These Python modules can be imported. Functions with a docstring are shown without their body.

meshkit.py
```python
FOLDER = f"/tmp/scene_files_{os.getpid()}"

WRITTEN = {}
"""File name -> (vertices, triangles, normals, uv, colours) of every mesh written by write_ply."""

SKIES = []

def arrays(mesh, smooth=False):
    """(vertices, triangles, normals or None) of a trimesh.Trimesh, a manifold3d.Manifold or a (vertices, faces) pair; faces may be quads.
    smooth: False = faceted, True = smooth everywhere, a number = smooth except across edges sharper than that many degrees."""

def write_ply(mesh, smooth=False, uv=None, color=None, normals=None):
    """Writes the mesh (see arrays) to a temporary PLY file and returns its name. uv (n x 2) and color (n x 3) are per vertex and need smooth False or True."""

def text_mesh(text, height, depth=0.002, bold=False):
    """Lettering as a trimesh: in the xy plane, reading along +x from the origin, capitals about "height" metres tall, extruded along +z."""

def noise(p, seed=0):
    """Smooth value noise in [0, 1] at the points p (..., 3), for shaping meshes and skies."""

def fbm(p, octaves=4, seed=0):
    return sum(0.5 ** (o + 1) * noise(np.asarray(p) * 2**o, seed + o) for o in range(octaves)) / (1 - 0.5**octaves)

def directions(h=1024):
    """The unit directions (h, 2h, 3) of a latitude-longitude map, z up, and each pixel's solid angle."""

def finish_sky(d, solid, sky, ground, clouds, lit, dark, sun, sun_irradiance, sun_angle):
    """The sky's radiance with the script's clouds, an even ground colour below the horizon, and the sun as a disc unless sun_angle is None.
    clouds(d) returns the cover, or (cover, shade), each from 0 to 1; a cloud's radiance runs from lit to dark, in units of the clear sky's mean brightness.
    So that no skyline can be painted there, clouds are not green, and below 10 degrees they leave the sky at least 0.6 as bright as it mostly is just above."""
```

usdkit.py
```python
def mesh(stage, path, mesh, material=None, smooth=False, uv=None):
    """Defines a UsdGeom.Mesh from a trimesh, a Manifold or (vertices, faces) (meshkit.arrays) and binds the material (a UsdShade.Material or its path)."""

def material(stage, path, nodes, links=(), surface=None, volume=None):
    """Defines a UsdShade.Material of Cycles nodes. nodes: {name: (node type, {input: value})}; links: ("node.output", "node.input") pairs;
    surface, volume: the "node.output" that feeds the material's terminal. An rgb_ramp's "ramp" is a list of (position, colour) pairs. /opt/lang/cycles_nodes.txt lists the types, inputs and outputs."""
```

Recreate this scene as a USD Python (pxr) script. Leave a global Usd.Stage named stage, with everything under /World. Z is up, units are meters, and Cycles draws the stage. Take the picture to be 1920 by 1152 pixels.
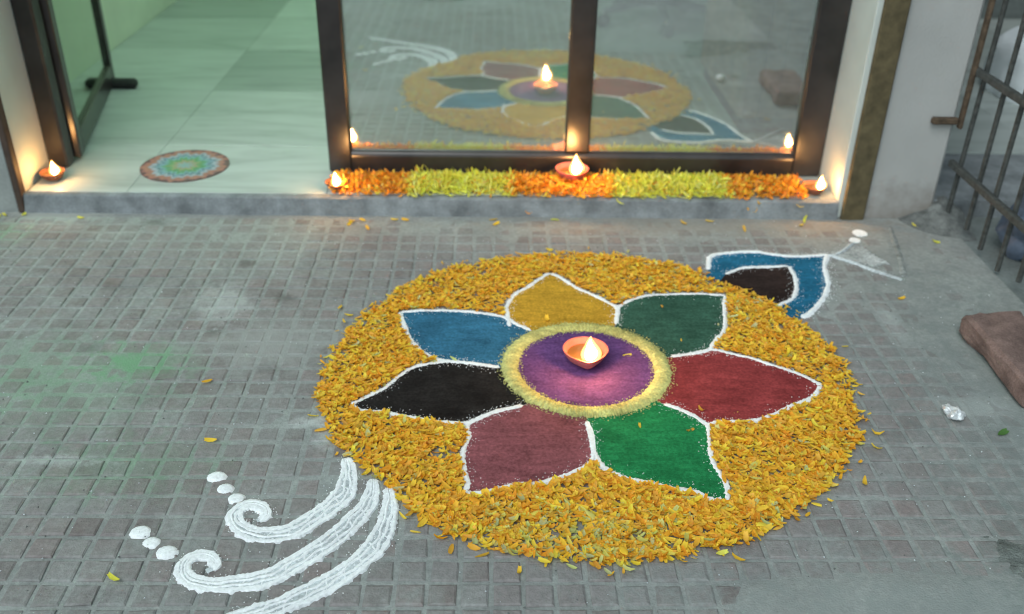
import math
import numpy as np
import trimesh
import shapely
from shapely.geometry import Polygon, LineString, Point
from shapely.ops import unary_union
import usdkit
import meshkit
from pxr import Usd, UsdGeom, UsdLux, UsdShade, Gf, Sdf, Vt

stage = Usd.Stage.CreateInMemory()
UsdGeom.SetStageUpAxis(stage, UsdGeom.Tokens.z)
UsdGeom.SetStageMetersPerUnit(stage, 1.0)
world = UsdGeom.Xform.Define(stage, "/World")
stage.SetDefaultPrim(world.GetPrim())
UsdGeom.Scope.Define(stage, "/World/Looks")
PI = math.pi

# ------------------------------------------------------------------ camera, sky, sun, exposure
EXPOSURE = 1.18
SKY_STRENGTH = 0.10
SUN_INTENSITY = 0.14
SUN_ANGLE = 35.0
SUN_DIR = np.array([-0.30, -0.55, 0.80])          # towards the (veiled) sun
SUN_DIR = SUN_DIR / np.linalg.norm(SUN_DIR)

cam = UsdGeom.Camera.Define(stage, "/World/camera")
_pitch, _yaw, _roll = 0.5235, 0.0241, 0.0187
CAM = np.array([-0.218, -1.853, 1.2326])
_f = np.array([math.sin(_yaw) * math.cos(_pitch), math.cos(_yaw) * math.cos(_pitch), -math.sin(_pitch)])
_r = np.array([math.cos(_yaw), -math.sin(_yaw), 0.0])
_u = np.cross(_r, _f)
_c, _s = math.cos(_roll), math.sin(_roll)
RIGHT, UP, FWD = _c * _r + _s * _u, -_s * _r + _c * _u, _f
M = Gf.Matrix4d(*RIGHT, 0, *UP, 0, *(-FWD), 0, *CAM, 1)
cam.AddTransformOp().Set(M)
cam.CreateHorizontalApertureAttr(36.0)
cam.CreateVerticalApertureAttr(36.0 * 614 / 1024)
cam.CreateFocalLengthAttr(36.0 * 1786.1 / 1920)
cam.CreateClippingRangeAttr(Gf.Vec2f(0.05, 2000))
cam.CreateExposureAttr(EXPOSURE)
cam.CreateFStopAttr(2.9)
cam.CreateFocusDistanceAttr(1.75)

_el, _rot = math.asin(SUN_DIR[2]), math.atan2(SUN_DIR[0], SUN_DIR[1])
sky_mat = usdkit.material(stage, "/World/Looks/sky_look", {
    "sky": ("sky_texture", {"sky_type": "single_scattering", "sun_disc": False, "sun_elevation": _el, "sun_rotation": _rot}),
    "bw": ("rgb_to_bw", {}),
    "tint": ("mix_color", {"blend_type": "multiply", "fac": 1.0, "b": (0.80, 0.99, 1.04), "use_clamp": False}),
    "mix": ("mix_color", {"blend_type": "mix", "fac": 0.86, "use_clamp": False}),
    "bg": ("background_shader", {"strength": SKY_STRENGTH}),
}, [("sky.color", "bw.color"), ("bw.val", "tint.a"), ("sky.color", "mix.a"), ("tint.result", "mix.b"), ("mix.result", "bg.color")], surface="bg.background")
dome = UsdLux.DomeLight.Define(stage, "/World/sky")
UsdShade.MaterialBindingAPI.Apply(dome.GetPrim()).Bind(sky_mat)
dome.GetPrim().SetCustomDataByKey("kind", "structure")
sun = UsdLux.DistantLight.Define(stage, "/World/sun")
sun.CreateIntensityAttr(SUN_INTENSITY)
sun.CreateAngleAttr(SUN_ANGLE)
sun.CreateNormalizeAttr(True)
sun.CreateColorAttr(Gf.Vec3f(1.0, 0.98, 0.93))
_z = SUN_DIR
_x = np.cross([0, 1, 0], _z); _x /= np.linalg.norm(_x)
_y = np.cross(_z, _x)
sun.AddTransformOp().Set(Gf.Matrix4d(*_x, 0, *_y, 0, *_z, 0, 0, 0, 10, 1))

# ------------------------------------------------------------------ helpers
rng = np.random.default_rng(7)
taken = {}


def numbered(parent, name):
    k = taken.get((parent, name), 0)
    taken[(parent, name)] = k + 1
    return f"{parent}/{name}" if k == 0 else f"{parent}/{name}_{k:03d}"


def pathof(parent):
    return "/World" if parent is None else str(parent.GetPath())


def tag(p, label=None, cat=None, group=None, kind=None):
    for k, v in (("label", label), ("category", cat), ("group", group), ("kind", kind)):
        if v:
            p.SetCustomDataByKey(k, v)
    return p


def thing(name, label=None, cat=None, loc=(0, 0, 0), rz=0.0, sc=1.0, group=None, kind=None, parent=None):
    x = UsdGeom.Xform.Define(stage, numbered(pathof(parent), name))
    x.AddTranslateOp().Set(Gf.Vec3d(*map(float, loc)))
    if rz:
        x.AddRotateZOp().Set(math.degrees(rz))
    if sc != 1.0:
        x.AddScaleOp().Set(Gf.Vec3f(sc, sc, sc))
    return tag(x.GetPrim(), label, cat, group, kind)


def obj(name, mesh, mat, parent=None, smooth=False, label=None, cat=None, group=None, kind=None, col=None):
    m = usdkit.mesh(stage, numbered(pathof(parent), name), mesh, mat, smooth)
    if col is not None:
        UsdGeom.PrimvarsAPI(m).CreatePrimvar("col", Sdf.ValueTypeNames.Color3fArray, "vertex").Set(Vt.Vec3fArray.FromNumpy(np.asarray(col, np.float32)))
    return tag(m.GetPrim(), label, cat, group, kind)


def dup(root, label, loc, rz=0.0, sc=1.0, group=None):
    was = root.GetCustomData()
    name = root.GetName()
    x = UsdGeom.Xform.Define(stage, numbered("/World", name))
    p = x.GetPrim()
    p.GetReferences().AddInternalReference(root.GetPath())
    p.SetInstanceable(True)
    x.ClearXformOpOrder()
    x.GetXformOpOrderAttr().Clear()
    t = x.GetTranslateOp() if hasattr(x, "GetTranslateOp") and x.GetTranslateOp() else x.AddTranslateOp()
    t.Set(Gf.Vec3d(*map(float, loc)))
    ops = [t]
    r = x.AddRotateZOp(opSuffix="turn"); r.Set(math.degrees(rz)); ops.append(r)
    s = x.AddScaleOp(opSuffix="size"); s.Set(Gf.Vec3f(sc, sc, sc)); ops.append(s)
    x.SetXformOpOrder(ops)
    return tag(p, label, was["category"], group or was.get("group"))


def cat_mesh(ms):
    return trimesh.util.concatenate([m for m in ms])


def box(x0, x1, y0, y1, z0, z1, b=0.004):
    b = min(b, (x1 - x0) / 3, (y1 - y0) / 3, (z1 - z0) / 3)
    pts = []
    for i in range(3):
        e = [b, b, b]
        e[i] = 0
        for sx in (0, 1):
            for sy in (0, 1):
                for sz in (0, 1):
                    pts.append(((x1 - e[0]) if sx else (x0 + e[0]), (y1 - e[1]) if sy else (y0 + e[1]), (z1 - e[2]) if sz else (z0 + e[2])))
    return trimesh.convex.convex_hull(np.array(pts))


def tube(pts, r, n=10, closed=False):
    pts = np.asarray(pts, float)
    r = np.broadcast_to(np.asarray(r, float), (len(pts),))
    tan = np.gradient(pts, axis=0)
    tan /= np.linalg.norm(tan, axis=1, keepdims=True) + 1e-12
    up = np.array([0, 0, 1.0]) if abs(tan[0, 2]) < 0.9 else np.array([1.0, 0, 0])
    V = []
    for p, t, rad in zip(pts, tan, r):
        a = np.cross(t, up); a /= np.linalg.norm(a)
        b = np.cross(a, t)
        up = b
        for k in range(n):
            th = 2 * PI * k / n
            V.append(p + rad * (math.cos(th) * a + math.sin(th) * b))
    F = []
    for i in range(len(pts) - 1):
        for k in range(n):
            F.append((i * n + k, i * n + (k + 1) % n, (i + 1) * n + (k + 1) % n, (i + 1) * n + k))
    V = np.array(V); F = np.array(F)
    F = np.vstack([F[:, [0, 1, 2]], F[:, [0, 2, 3]]])
    V = np.vstack([V, pts[0], pts[-1]])
    caps = [(len(V) - 2, (k + 1) % n, k) for k in range(n)] + [(len(V) - 1, (len(pts) - 1) * n + k, (len(pts) - 1) * n + (k + 1) % n) for k in range(n)]
    return trimesh.Trimesh(V, np.vstack([F, caps]), process=False)


def lathe(prof, n=40):
    prof = np.asarray(prof, float)
    V, F = [], []
    for k in range(n):
        th = 2 * PI * k / n
        V += [(r * math.cos(th), r * math.sin(th), z) for r, z in prof]
    m = len(prof)
    for k in range(n):
        for j in range(m - 1):
            a, b = k * m + j, ((k + 1) % n) * m + j
            F += [(a, b, b + 1), (a, b + 1, a + 1)]
    return trimesh.Trimesh(np.array(V), np.array(F), process=False)


def catmull(pts, step=0.004):
    p = np.asarray(pts, float)
    if len(p) < 3:
        n = max(2, int(np.linalg.norm(p[1] - p[0]) / step))
        return p[0] + (p[1] - p[0]) * np.linspace(0, 1, n)[:, None]
    q = np.vstack([2 * p[0] - p[1], p, 2 * p[-1] - p[-2]])
    out = []
    for i in range(1, len(q) - 2):
        n = max(2, int(np.linalg.norm(q[i + 1] - q[i]) / step))
        t = np.linspace(0, 1, n, endpoint=False)[:, None]
        a, b, c, d = q[i - 1], q[i], q[i + 1], q[i + 2]
        out.append(0.5 * ((2 * b) + (-a + c) * t + (2 * a - 5 * b + 4 * c - d) * t**2 + (-a + 3 * b - 3 * c + d) * t**3))
    out.append(p[-1:])
    return np.vstack(out)


def noise2(x, y, s, seed=0):
    return meshkit.fbm(np.stack([np.asarray(x) * s, np.asarray(y) * s, np.zeros_like(np.asarray(x, float)) + 0.37], -1), 3, seed)


# ------------------------------------------------------------------ materials
def look(name, color, rough=0.8, var=0.25, scale=20.0, bump=0.0, bscale=200.0, bdist=0.002, spec=0.3, metal=0.0, coat=0.0, fine=0.0, streak=0.0):
    """Base colour broken up by two noises; relief by a third."""
    c = np.array(color, float)
    nodes = {
        "g": ("geometry", {}),
        "n": ("noise_texture", {"scale": scale, "detail": 5.0, "roughness": 0.6}),
        "r": ("rgb_ramp", {"ramp": [(0.3, tuple(c * (1 - var))), (0.7, tuple(np.minimum(c * (1 + var), 0.95)))]}),
        "p": ("principled_bsdf", {"roughness": rough, "specular_ior_level": spec, "metallic": metal, "coat_weight": coat}),
    }
    links = [("g.position", "n.vector"), ("n.fac", "r.fac")]
    if fine:
        nodes["n2"] = ("noise_texture", {"scale": scale * 18, "detail": 3.0})
        nodes["r2"] = ("rgb_ramp", {"ramp": [(0.3, (1 - fine,) * 3), (0.7, (1 + fine * 0.6,) * 3)]})
        nodes["m2"] = ("mix_color", {"blend_type": "multiply", "fac": 1.0, "use_clamp": False})
        links += [("g.position", "n2.vector"), ("n2.fac", "r2.fac"), ("r.color", "m2.a"), ("r2.color", "m2.b"), ("m2.result", "p.base_color")]
    else:
        links += [("r.color", "p.base_color")]
    if streak:
        nodes["sm"] = ("mapping", {"mapping_type": "point", "rotation": (0, 0, 0.5 + 7 * color[0]), "scale": (11.0, 52.0, 1.0)})
        nodes["s1"] = ("noise_texture", {"scale": 1.0, "detail": 4.0, "roughness": 0.6, "distortion": 0.7})
        nodes["s2"] = ("rgb_ramp", {"ramp": [(0.32, (1 - streak,) * 3), (0.68, (1 + streak,) * 3)]})
        nodes["s3"] = ("mix_color", {"blend_type": "multiply", "fac": 1.0, "use_clamp": False})
        links[-1] = (links[-1][0], "s3.a")
        links += [("g.position", "sm.vector"), ("sm.vector", "s1.vector"), ("s1.fac", "s2.fac"), ("s2.color", "s3.b"), ("s3.result", "p.base_color")]
    if bump:
        nodes["nb"] = ("noise_texture", {"scale": bscale, "detail": 4.0})
        nodes["b"] = ("bump", {"strength": bump, "distance": bdist})
        links += [("g.position", "nb.vector"), ("nb.fac", "b.height"), ("b.normal", "p.normal")]
    return usdkit.material(stage, f"/World/Looks/{name}", nodes, links, surface="p.BSDF")


def powder(name, color, var=0.22, fine=0.30, bump=0.7):
    return look(name, color, rough=1.0, var=var, scale=10, bump=bump, bscale=650, bdist=0.0025, spec=0.05, fine=fine, streak=0.0 if min(color) > 0.3 else 0.20)


M_white = powder("white_powder", (0.87, 0.90, 0.92), 0.05, 0.12, 0.4)
M_smear = powder("smeared_white_powder", (0.60, 0.65, 0.67), 0.22)
M_faint2 = powder("thin_white_powder", (0.45, 0.48, 0.48), 0.4, 0.4)
M_faint = powder("faint_white_powder", (0.27, 0.29, 0.28), 0.25)
M_petalcol = {
    "yellow": powder("yellow_powder", (0.56, 0.32, 0.035)),
    "blue": powder("blue_powder", (0.040, 0.16, 0.27)),
    "black": powder("black_powder", (0.022, 0.020, 0.019), 0.4),
    "mauve": powder("mauve_powder", (0.25, 0.086, 0.098)),
    "green": powder("green_powder", (0.020, 0.215, 0.075)),
    "red": powder("red_powder", (0.29, 0.050, 0.052)),
    "dark_green": powder("dark_green_powder", (0.042, 0.112, 0.078)),
}
M_ring = powder("pale_yellow_powder", (0.60, 0.58, 0.22))
M_purple = powder("purple_powder", (0.15, 0.065, 0.20))
M_teal = powder("teal_powder", (0.020, 0.14, 0.25))
M_umber = powder("dark_brown_powder", (0.035, 0.024, 0.022), 0.3)

M_plaster = look("plaster", (0.34, 0.345, 0.335), 0.9, 0.12, 6, 0.4, 120, 0.003, fine=0.08)
M_greyplaster = look("grey_plaster", (0.26, 0.28, 0.27), 0.9, 0.2, 7, 0.4, 100, 0.003, fine=0.1)
M_reveal = look("white_paint", (0.50, 0.54, 0.51), 0.55, 0.05, 9, 0.1, 80, 0.001)
M_brown = look("brown_trim", (0.105, 0.085, 0.045), 0.75, 0.35, 25, 0.4, 150, 0.002, fine=0.2)
M_pier = usdkit.material(stage, "/World/Looks/stained_plaster", {
    "g": ("geometry", {}), "sp": ("separate_xyz", {}),
    "n": ("noise_texture", {"scale": 9.0, "detail": 7.0, "roughness": 0.7}),
    "n2": ("noise_texture", {"scale": 3.0, "detail": 5.0}),
    "a": ("math", {"math_type": "multiply_add", "value2": 0.30}),
    "m": ("map_range", {"from_min": 0.14, "from_max": 0.27, "to_min": 0.75, "to_max": 0.0, "clamp": True}),
    "r": ("rgb_ramp", {"ramp": [(0.3, (0.36, 0.365, 0.355)), (0.7, (0.445, 0.45, 0.44))]}),
    "x": ("mix_color", {"b": (0.17, 0.14, 0.115)}),
    "nb": ("noise_texture", {"scale": 110.0, "detail": 4.0}), "b": ("bump", {"strength": 0.4, "distance": 0.003}),
    "p": ("principled_bsdf", {"roughness": 0.9, "specular_ior_level": 0.2}),
}, [("g.position", "sp.vector"), ("g.position", "n.vector"), ("g.position", "n2.vector"), ("n.fac", "a.value1"), ("sp.z", "a.value3"), ("a.value", "m.value"), ("n2.fac", "r.fac"), ("r.color", "x.a"), ("m.result", "x.fac"), ("x.result", "p.base_color"),
    ("g.position", "nb.vector"), ("nb.fac", "b.height"), ("b.normal", "p.normal")], surface="p.BSDF")
M_brownedge = look("dark_brown_edge", (0.06, 0.04, 0.03), 0.6, 0.3, 25)
M_inwall = look("interior_paint", (0.64, 0.70, 0.56), 0.7, 0.06, 5)
M_black = look("black_aluminium", (0.026, 0.022, 0.021), 0.27, 0.45, 9, 0.05, 40, 0.001, spec=0.6)
M_rubber = look("dark_rubber", (0.03, 0.032, 0.03), 0.7, 0.3, 40)
M_wood = look("brown_wood", (0.36, 0.21, 0.12), 0.5, 0.35, 12)
M_mat = look("dark_mat", (0.035, 0.045, 0.04), 0.9, 0.3, 30)
M_iron = look("old_iron", (0.058, 0.062, 0.058), 0.7, 0.5, 60, 0.5, 300, 0.001)
M_rust = look("rusty_iron", (0.085, 0.060, 0.040), 0.85, 0.5, 60, 0.6, 250, 0.002)
M_concrete = look("rough_concrete", (0.21, 0.235, 0.225), 0.95, 0.25, 8, 0.6, 140, 0.004, fine=0.15)
M_step = look("step_cement", (0.22, 0.24, 0.25), 0.9, 0.42, 11, 0.6, 90, 0.004, fine=0.15)
M_asphalt = look("asphalt", (0.07, 0.07, 0.07), 0.95, 0.3, 6, 0.5, 150, 0.004)
M_brick = look("red_brick", (0.19, 0.128, 0.112), 0.95, 0.5, 14, 0.8, 120, 0.004, fine=0.25)
M_patch = look("dark_patch_look", (0.16, 0.18, 0.168), 1.0, 0.45, 30, 1.0, 160, 0.006, fine=0.3)
M_debris = look("grey_debris", (0.17, 0.18, 0.172), 1.0, 0.45, 30, 1.0, 160, 0.006, fine=0.3)
M_sack = look("white_sack", (0.82, 0.86, 0.88), 0.7, 0.08, 8, 0.3, 60, 0.004)
M_bluebag = look("blue_plastic", (0.09, 0.12, 0.17), 0.45, 0.4, 20)
M_paper = look("silver_foil", (0.65, 0.67, 0.68), 0.35, 0.3, 60, metal=0.3)
M_leafbit = look("green_leaf_bit", (0.09, 0.20, 0.05), 0.7, 0.3, 60)
M_clayred = look("red_clay", (0.46, 0.13, 0.12), 0.6, 0.15, 40, 0.2, 200, 0.001)
M_clay = look("brown_clay", (0.24, 0.10, 0.06), 0.75, 0.2, 40, 0.2, 200, 0.001)
M_oil = look("lamp_oil", (0.20, 0.10, 0.03), 0.08, 0.1, 30, spec=0.7)
M_wick = look("cotton_wick", (0.35, 0.30, 0.25), 0.9, 0.2, 80)
M_shoe = look("black_leather", (0.015, 0.015, 0.016), 0.4, 0.2, 30)
M_chair = look("chair_plastic", (0.02, 0.022, 0.025), 0.35, 0.2, 30)
M_chrome = look("castor_metal", (0.5, 0.5, 0.48), 0.3, 0.1, 30, metal=0.8)
M_flame = usdkit.material(stage, "/World/Looks/flame_look", {"e": ("emission", {"color": (1.0, 0.50, 0.16), "strength": 95.0})}, [], surface="e.emission")
M_aura = usdkit.material(stage, "/World/Looks/glow_shell_look", {
    "lw": ("layer_weight", {"blend": 0.35}),
    "iv": ("map_range", {"from_min": 0.15, "from_max": 0.75, "to_min": 0.30, "to_max": 0.0, "clamp": True}),
    "e": ("emission", {"color": (1.0, 0.45, 0.12), "strength": 5.0}),
    "t": ("transparent_bsdf", {}), "m": ("mix_closure", {})}, [("lw.facing", "iv.value"), ("iv.result", "m.fac"), ("t.BSDF", "m.closure1"), ("e.emission", "m.closure2")], surface="m.closure")
M_tube = usdkit.material(stage, "/World/Looks/tube_look", {"e": ("emission", {"color": (0.64, 1.0, 0.80), "strength": 98.0})}, [], surface="e.emission")
M_glass = usdkit.material(stage, "/World/Looks/mirror_glass", {
    "t": ("transparent_bsdf", {"color": (0.80, 0.84, 0.82)}),
    "g": ("glossy_bsdf", {"color": (0.95, 0.97, 0.96), "roughness": 0.022}),
    "m": ("mix_closure", {"fac": 0.43}),
    "d": ("diffuse_bsdf", {"color": (0.55, 0.57, 0.55)}),
    "m2": ("mix_closure", {"fac": 0.06}),
}, [("t.BSDF", "m.closure1"), ("g.BSDF", "m.closure2"), ("m.closure", "m2.closure1"), ("d.BSDF", "m2.closure2")], surface="m2.closure")
M_clear = usdkit.material(stage, "/World/Looks/door_glass", {
    "t": ("transparent_bsdf", {"color": (0.92, 0.95, 0.92)}),
    "g": ("glossy_bsdf", {"color": (1, 1, 1), "roughness": 0.02}),
    "m": ("mix_closure", {"fac": 0.10}),
}, [("t.BSDF", "m.closure1"), ("g.BSDF", "m.closure2")], surface="m.closure")
# loose petals: own colour per petal, some light coming through
M_petal = usdkit.material(stage, "/World/Looks/flower_petal", {
    "a": ("attribute", {"attribute": "col"}),
    "p": ("principled_bsdf", {"roughness": 0.6, "specular_ior_level": 0.25}),
    "t": ("translucent_bsdf", {}),
    "m": ("mix_closure", {"fac": 0.28}),
}, [("a.color", "p.base_color"), ("a.color", "t.color"), ("p.BSDF", "m.closure1"), ("t.BSDF", "m.closure2")], surface="m.closure")

# paving: pale dust in the joints, each raised square with its own tone, worn and dusty patches, spilt powder stains, shade painted in at right
G = 0.055
GX, GY = 0.0035, 0.0469


def stain_shade_nodes(nodes, links, base, spots):
    """Soft-edged stains of spilt powder / wet marks, plus painted shade, at points on the ground, broken up by noise. base: name.output to start from."""
    cur = base
    nodes["sn"] = ("noise_texture", {"scale": 24.0, "detail": 8.0, "roughness": 0.78})
    links.append(("g.position", "sn.vector"))
    for k, (x, y, rx, ry, colr, amount) in enumerate(spots):
        nodes[f"sm{k}"] = ("mapping", {"mapping_type": "point", "location": (-x / rx, -y / ry, 0.0), "scale": (1 / rx, 1 / ry, 0.0)})
        nodes[f"sl{k}"] = ("vector_math", {"math_type": "length"})
        nodes[f"sa{k}"] = ("math", {"math_type": "multiply_add", "value2": 3.4, "value3": -1.7})
        nodes[f"sb{k}"] = ("math", {"math_type": "add"})
        nodes[f"sr{k}"] = ("map_range", {"from_min": 0.25, "from_max": 1.0, "to_min": amount, "to_max": 0.0, "clamp": True})
        nodes[f"sx{k}"] = ("mix_color", {"blend_type": "mix", "b": colr})
        links += [("g.position", f"sm{k}.vector"), (f"sm{k}.vector", f"sl{k}.vector1"), ("sn.fac", f"sa{k}.value1"), (f"sl{k}.value", f"sb{k}.value1"), (f"sa{k}.value", f"sb{k}.value2"),
                  (f"sb{k}.value", f"sr{k}.value"), (f"sr{k}.result", f"sx{k}.fac"), (cur, f"sx{k}.a")]
        cur = f"sx{k}.result"
    return cur


GREENP, WHITEP, WET, RUST = (0.14, 0.34, 0.17), (0.58, 0.62, 0.61), (0.075, 0.068, 0.060), (0.22, 0.12, 0.09)
STAINS_AND_SHADE = [(0.80, -0.74, 0.85, 0.17, (0.25, 0.28, 0.27), 0.85), (0.90, -0.62, 0.30, 0.16, (0.16, 0.18, 0.165), 0.55), (1.02, -0.25, 0.42, 0.95, (0.17, 0.20, 0.195), 0.62), (-1.02, 0.02, 0.16, 0.10, GREENP, 0.46), (-1.13, -0.12, 0.30, 0.20, GREENP, 0.20), (-0.95, -0.36, 0.24, 0.12, GREENP, 0.25), (-1.28, 0.0, 0.22, 0.22, GREENP, 0.14), (-1.66, 0.70, 0.12, 0.12, GREENP, 0.28),  # wide right-hand ellipse: dimmer light there, painted into the paving colour
          (-0.90, 0.159, 0.030, 0.034, WET, 0.65), (-0.835, 0.08, 0.042, 0.026, WET, 0.58), (-0.905, 0.52, 0.032, 0.032, WET, 0.50), (-0.756, 0.325, 0.040, 0.034, WET, 0.50), (-1.236, 0.39, 0.04, 0.036, WET, 0.36), (-1.24, 0.78, 0.05, 0.035, WET, 0.50),
          (-0.73, -0.01, 0.05, 0.03, WET, 0.40), (-1.165, 0.07, 0.045, 0.03, WET, 0.36), (-0.76, 0.10, 0.22, 0.13, (0.31, 0.315, 0.305), 0.75), (-0.907, 0.29, 0.10, 0.12, WHITEP, 0.35),
          (-1.09, -0.345, 0.11, 0.025, WHITEP, 0.4), (-0.60, -0.215, 0.06, 0.03, WHITEP, 0.55), (-0.56, -0.27, 0.04, 0.04, WHITEP, 0.4), (0.80, 0.22, 0.03, 0.12, WHITEP, 0.25), (0.85, -0.15, 0.12, 0.06, WHITEP, 0.2),
          (0.45, 0.80, 0.9, 0.10, (0.27, 0.23, 0.19), 0.5), (-1.55, 0.83, 0.22, 0.10, (0.42, 0.44, 0.40), 0.7)]


def paving_look(name, square):
    nodes = {"g": ("geometry", {}),
             "dn": ("noise_texture", {"scale": 3.2, "detail": 6.0, "roughness": 0.65}),
             "fn": ("noise_texture", {"scale": 90.0, "detail": 5.0, "roughness": 0.7}),
             "fr": ("rgb_ramp", {"ramp": [(0.3, (0.78,) * 3), (0.7, (1.16,) * 3)]}),
             "fm": ("mix_color", {"blend_type": "multiply", "fac": 1.0, "use_clamp": False}),
             "bn": ("noise_texture", {"scale": 260.0, "detail": 4.0}),
             "b": ("bump", {"strength": 0.55, "distance": 0.003}),
             "p": ("principled_bsdf", {"roughness": 0.82, "specular_ior_level": 0.25})}
    links = [("g.position", "dn.vector"), ("g.position", "fn.vector"), ("fn.fac", "fr.fac"), ("g.position", "bn.vector"), ("bn.fac", "b.height"), ("b.normal", "p.normal")]
    dust = (0.300, 0.318, 0.305)
    if square:
        nodes |= {"mp": ("mapping", {"mapping_type": "point", "location": (-GX / G, -GY / G, 0.0), "scale": (1 / G, 1 / G, 0.0)}),
                  "fl": ("vector_math", {"math_type": "floor"}),
                  "wn": ("white_noise_texture", {"dimensions": "3D"}),
                  "wr": ("rgb_ramp", {"ramp": [(0.0, (0.190, 0.158, 0.152)), (0.25, (0.225, 0.202, 0.198)), (0.6, (0.242, 0.224, 0.222)), (0.85, (0.250, 0.200, 0.194)), (1.0, (0.265, 0.262, 0.258))]}),
                  "dr": ("map_range", {"from_min": 0.36, "from_max": 0.62, "to_min": 0.12, "to_max": 0.85, "clamp": True}),
                  "en": ("noise_texture", {"scale": 22.0, "detail": 5.0, "roughness": 0.7}),
                  "er": ("map_range", {"from_min": 0.35, "from_max": 0.65, "to_min": 0.35, "to_max": 1.25, "clamp": True}),
                  "em": ("math", {"math_type": "multiply", "use_clamp": True}),
                  "dm": ("mix_color", {"blend_type": "mix", "b": tuple(np.array(dust) * 0.93)})}
        links += [("g.position", "mp.vector"), ("mp.vector", "fl.vector1"), ("fl.vector", "wn.vector"), ("wn.value", "wr.fac"), ("dn.fac", "dr.value"),
                  ("g.position", "en.vector"), ("en.fac", "er.value"), ("dr.result", "em.value1"), ("er.result", "em.value2"), ("em.value", "dm.fac"), ("wr.color", "dm.a")]
        base = "dm.result"
    else:
        nodes["br"] = ("rgb_ramp", {"ramp": [(0.3, tuple(np.array(dust) * 0.82)), (0.7, tuple(np.array(dust) * 1.15))]})
        links += [("dn.fac", "br.fac")]
        base = "br.color"
    nodes |= {"gn": ("noise_texture", {"scale": 5.5, "detail": 7.0, "roughness": 0.72, "distortion": 0.6}),
              "gr": ("rgb_ramp", {"ramp": [(0.28, (0.78, 0.78, 0.79)), (0.5, (0.98, 0.98, 0.98)), (0.7, (1.10, 1.12, 1.12))]}),
              "gm": ("mix_color", {"blend_type": "multiply", "fac": 1.0, "use_clamp": False})}
    links += [("g.position", "gn.vector"), ("gn.fac", "gr.fac"), (base, "gm.a"), ("gr.color", "gm.b"), ("gm.result", "fm.a"), ("fr.color", "fm.b")]
    end = stain_shade_nodes(nodes, links, "fm.result", [(*q[:5], q[5] * (0.6 if square else 1.5)) if q[4] == GREENP else q for q in STAINS_AND_SHADE])
    links.append((end, "p.base_color"))
    return usdkit.material(stage, f"/World/Looks/{name}", nodes, links, surface="p.BSDF")


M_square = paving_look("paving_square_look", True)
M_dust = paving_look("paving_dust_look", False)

# marble: greyish white, soft slanting veins, tone per slab
def marble(name, tone):
    t = np.array(tone, float)
    return usdkit.material(stage, f"/World/Looks/{name}", {
        "g": ("geometry", {}),
        "mp": ("mapping", {"mapping_type": "point", "rotation": (0, 0, 0.55), "scale": (1.0, 5.0, 1.0)}),
        "n": ("noise_texture", {"scale": 1.7, "detail": 7.0, "roughness": 0.62, "distortion": 0.9}),
        "r": ("rgb_ramp", {"ramp": [(0.32, tuple(t * 0.74)), (0.48, tuple(t * 0.96)), (0.62, tuple(t * 1.08)), (0.74, tuple(t * 0.90))]}),
        "p": ("principled_bsdf", {"roughness": 0.34, "specular_ior_level": 0.45}),
    }, [("g.position", "mp.vector"), ("mp.vector", "n.vector"), ("n.fac", "r.fac"), ("r.color", "p.base_color")], surface="p.BSDF")


M_marble = [marble("pale_marble", (0.42, 0.46, 0.44)), marble("grey_marble", (0.37, 0.41, 0.39)), marble("dark_marble", (0.31, 0.35, 0.33)), marble("white_marble", (0.46, 0.50, 0.48))]

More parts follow.
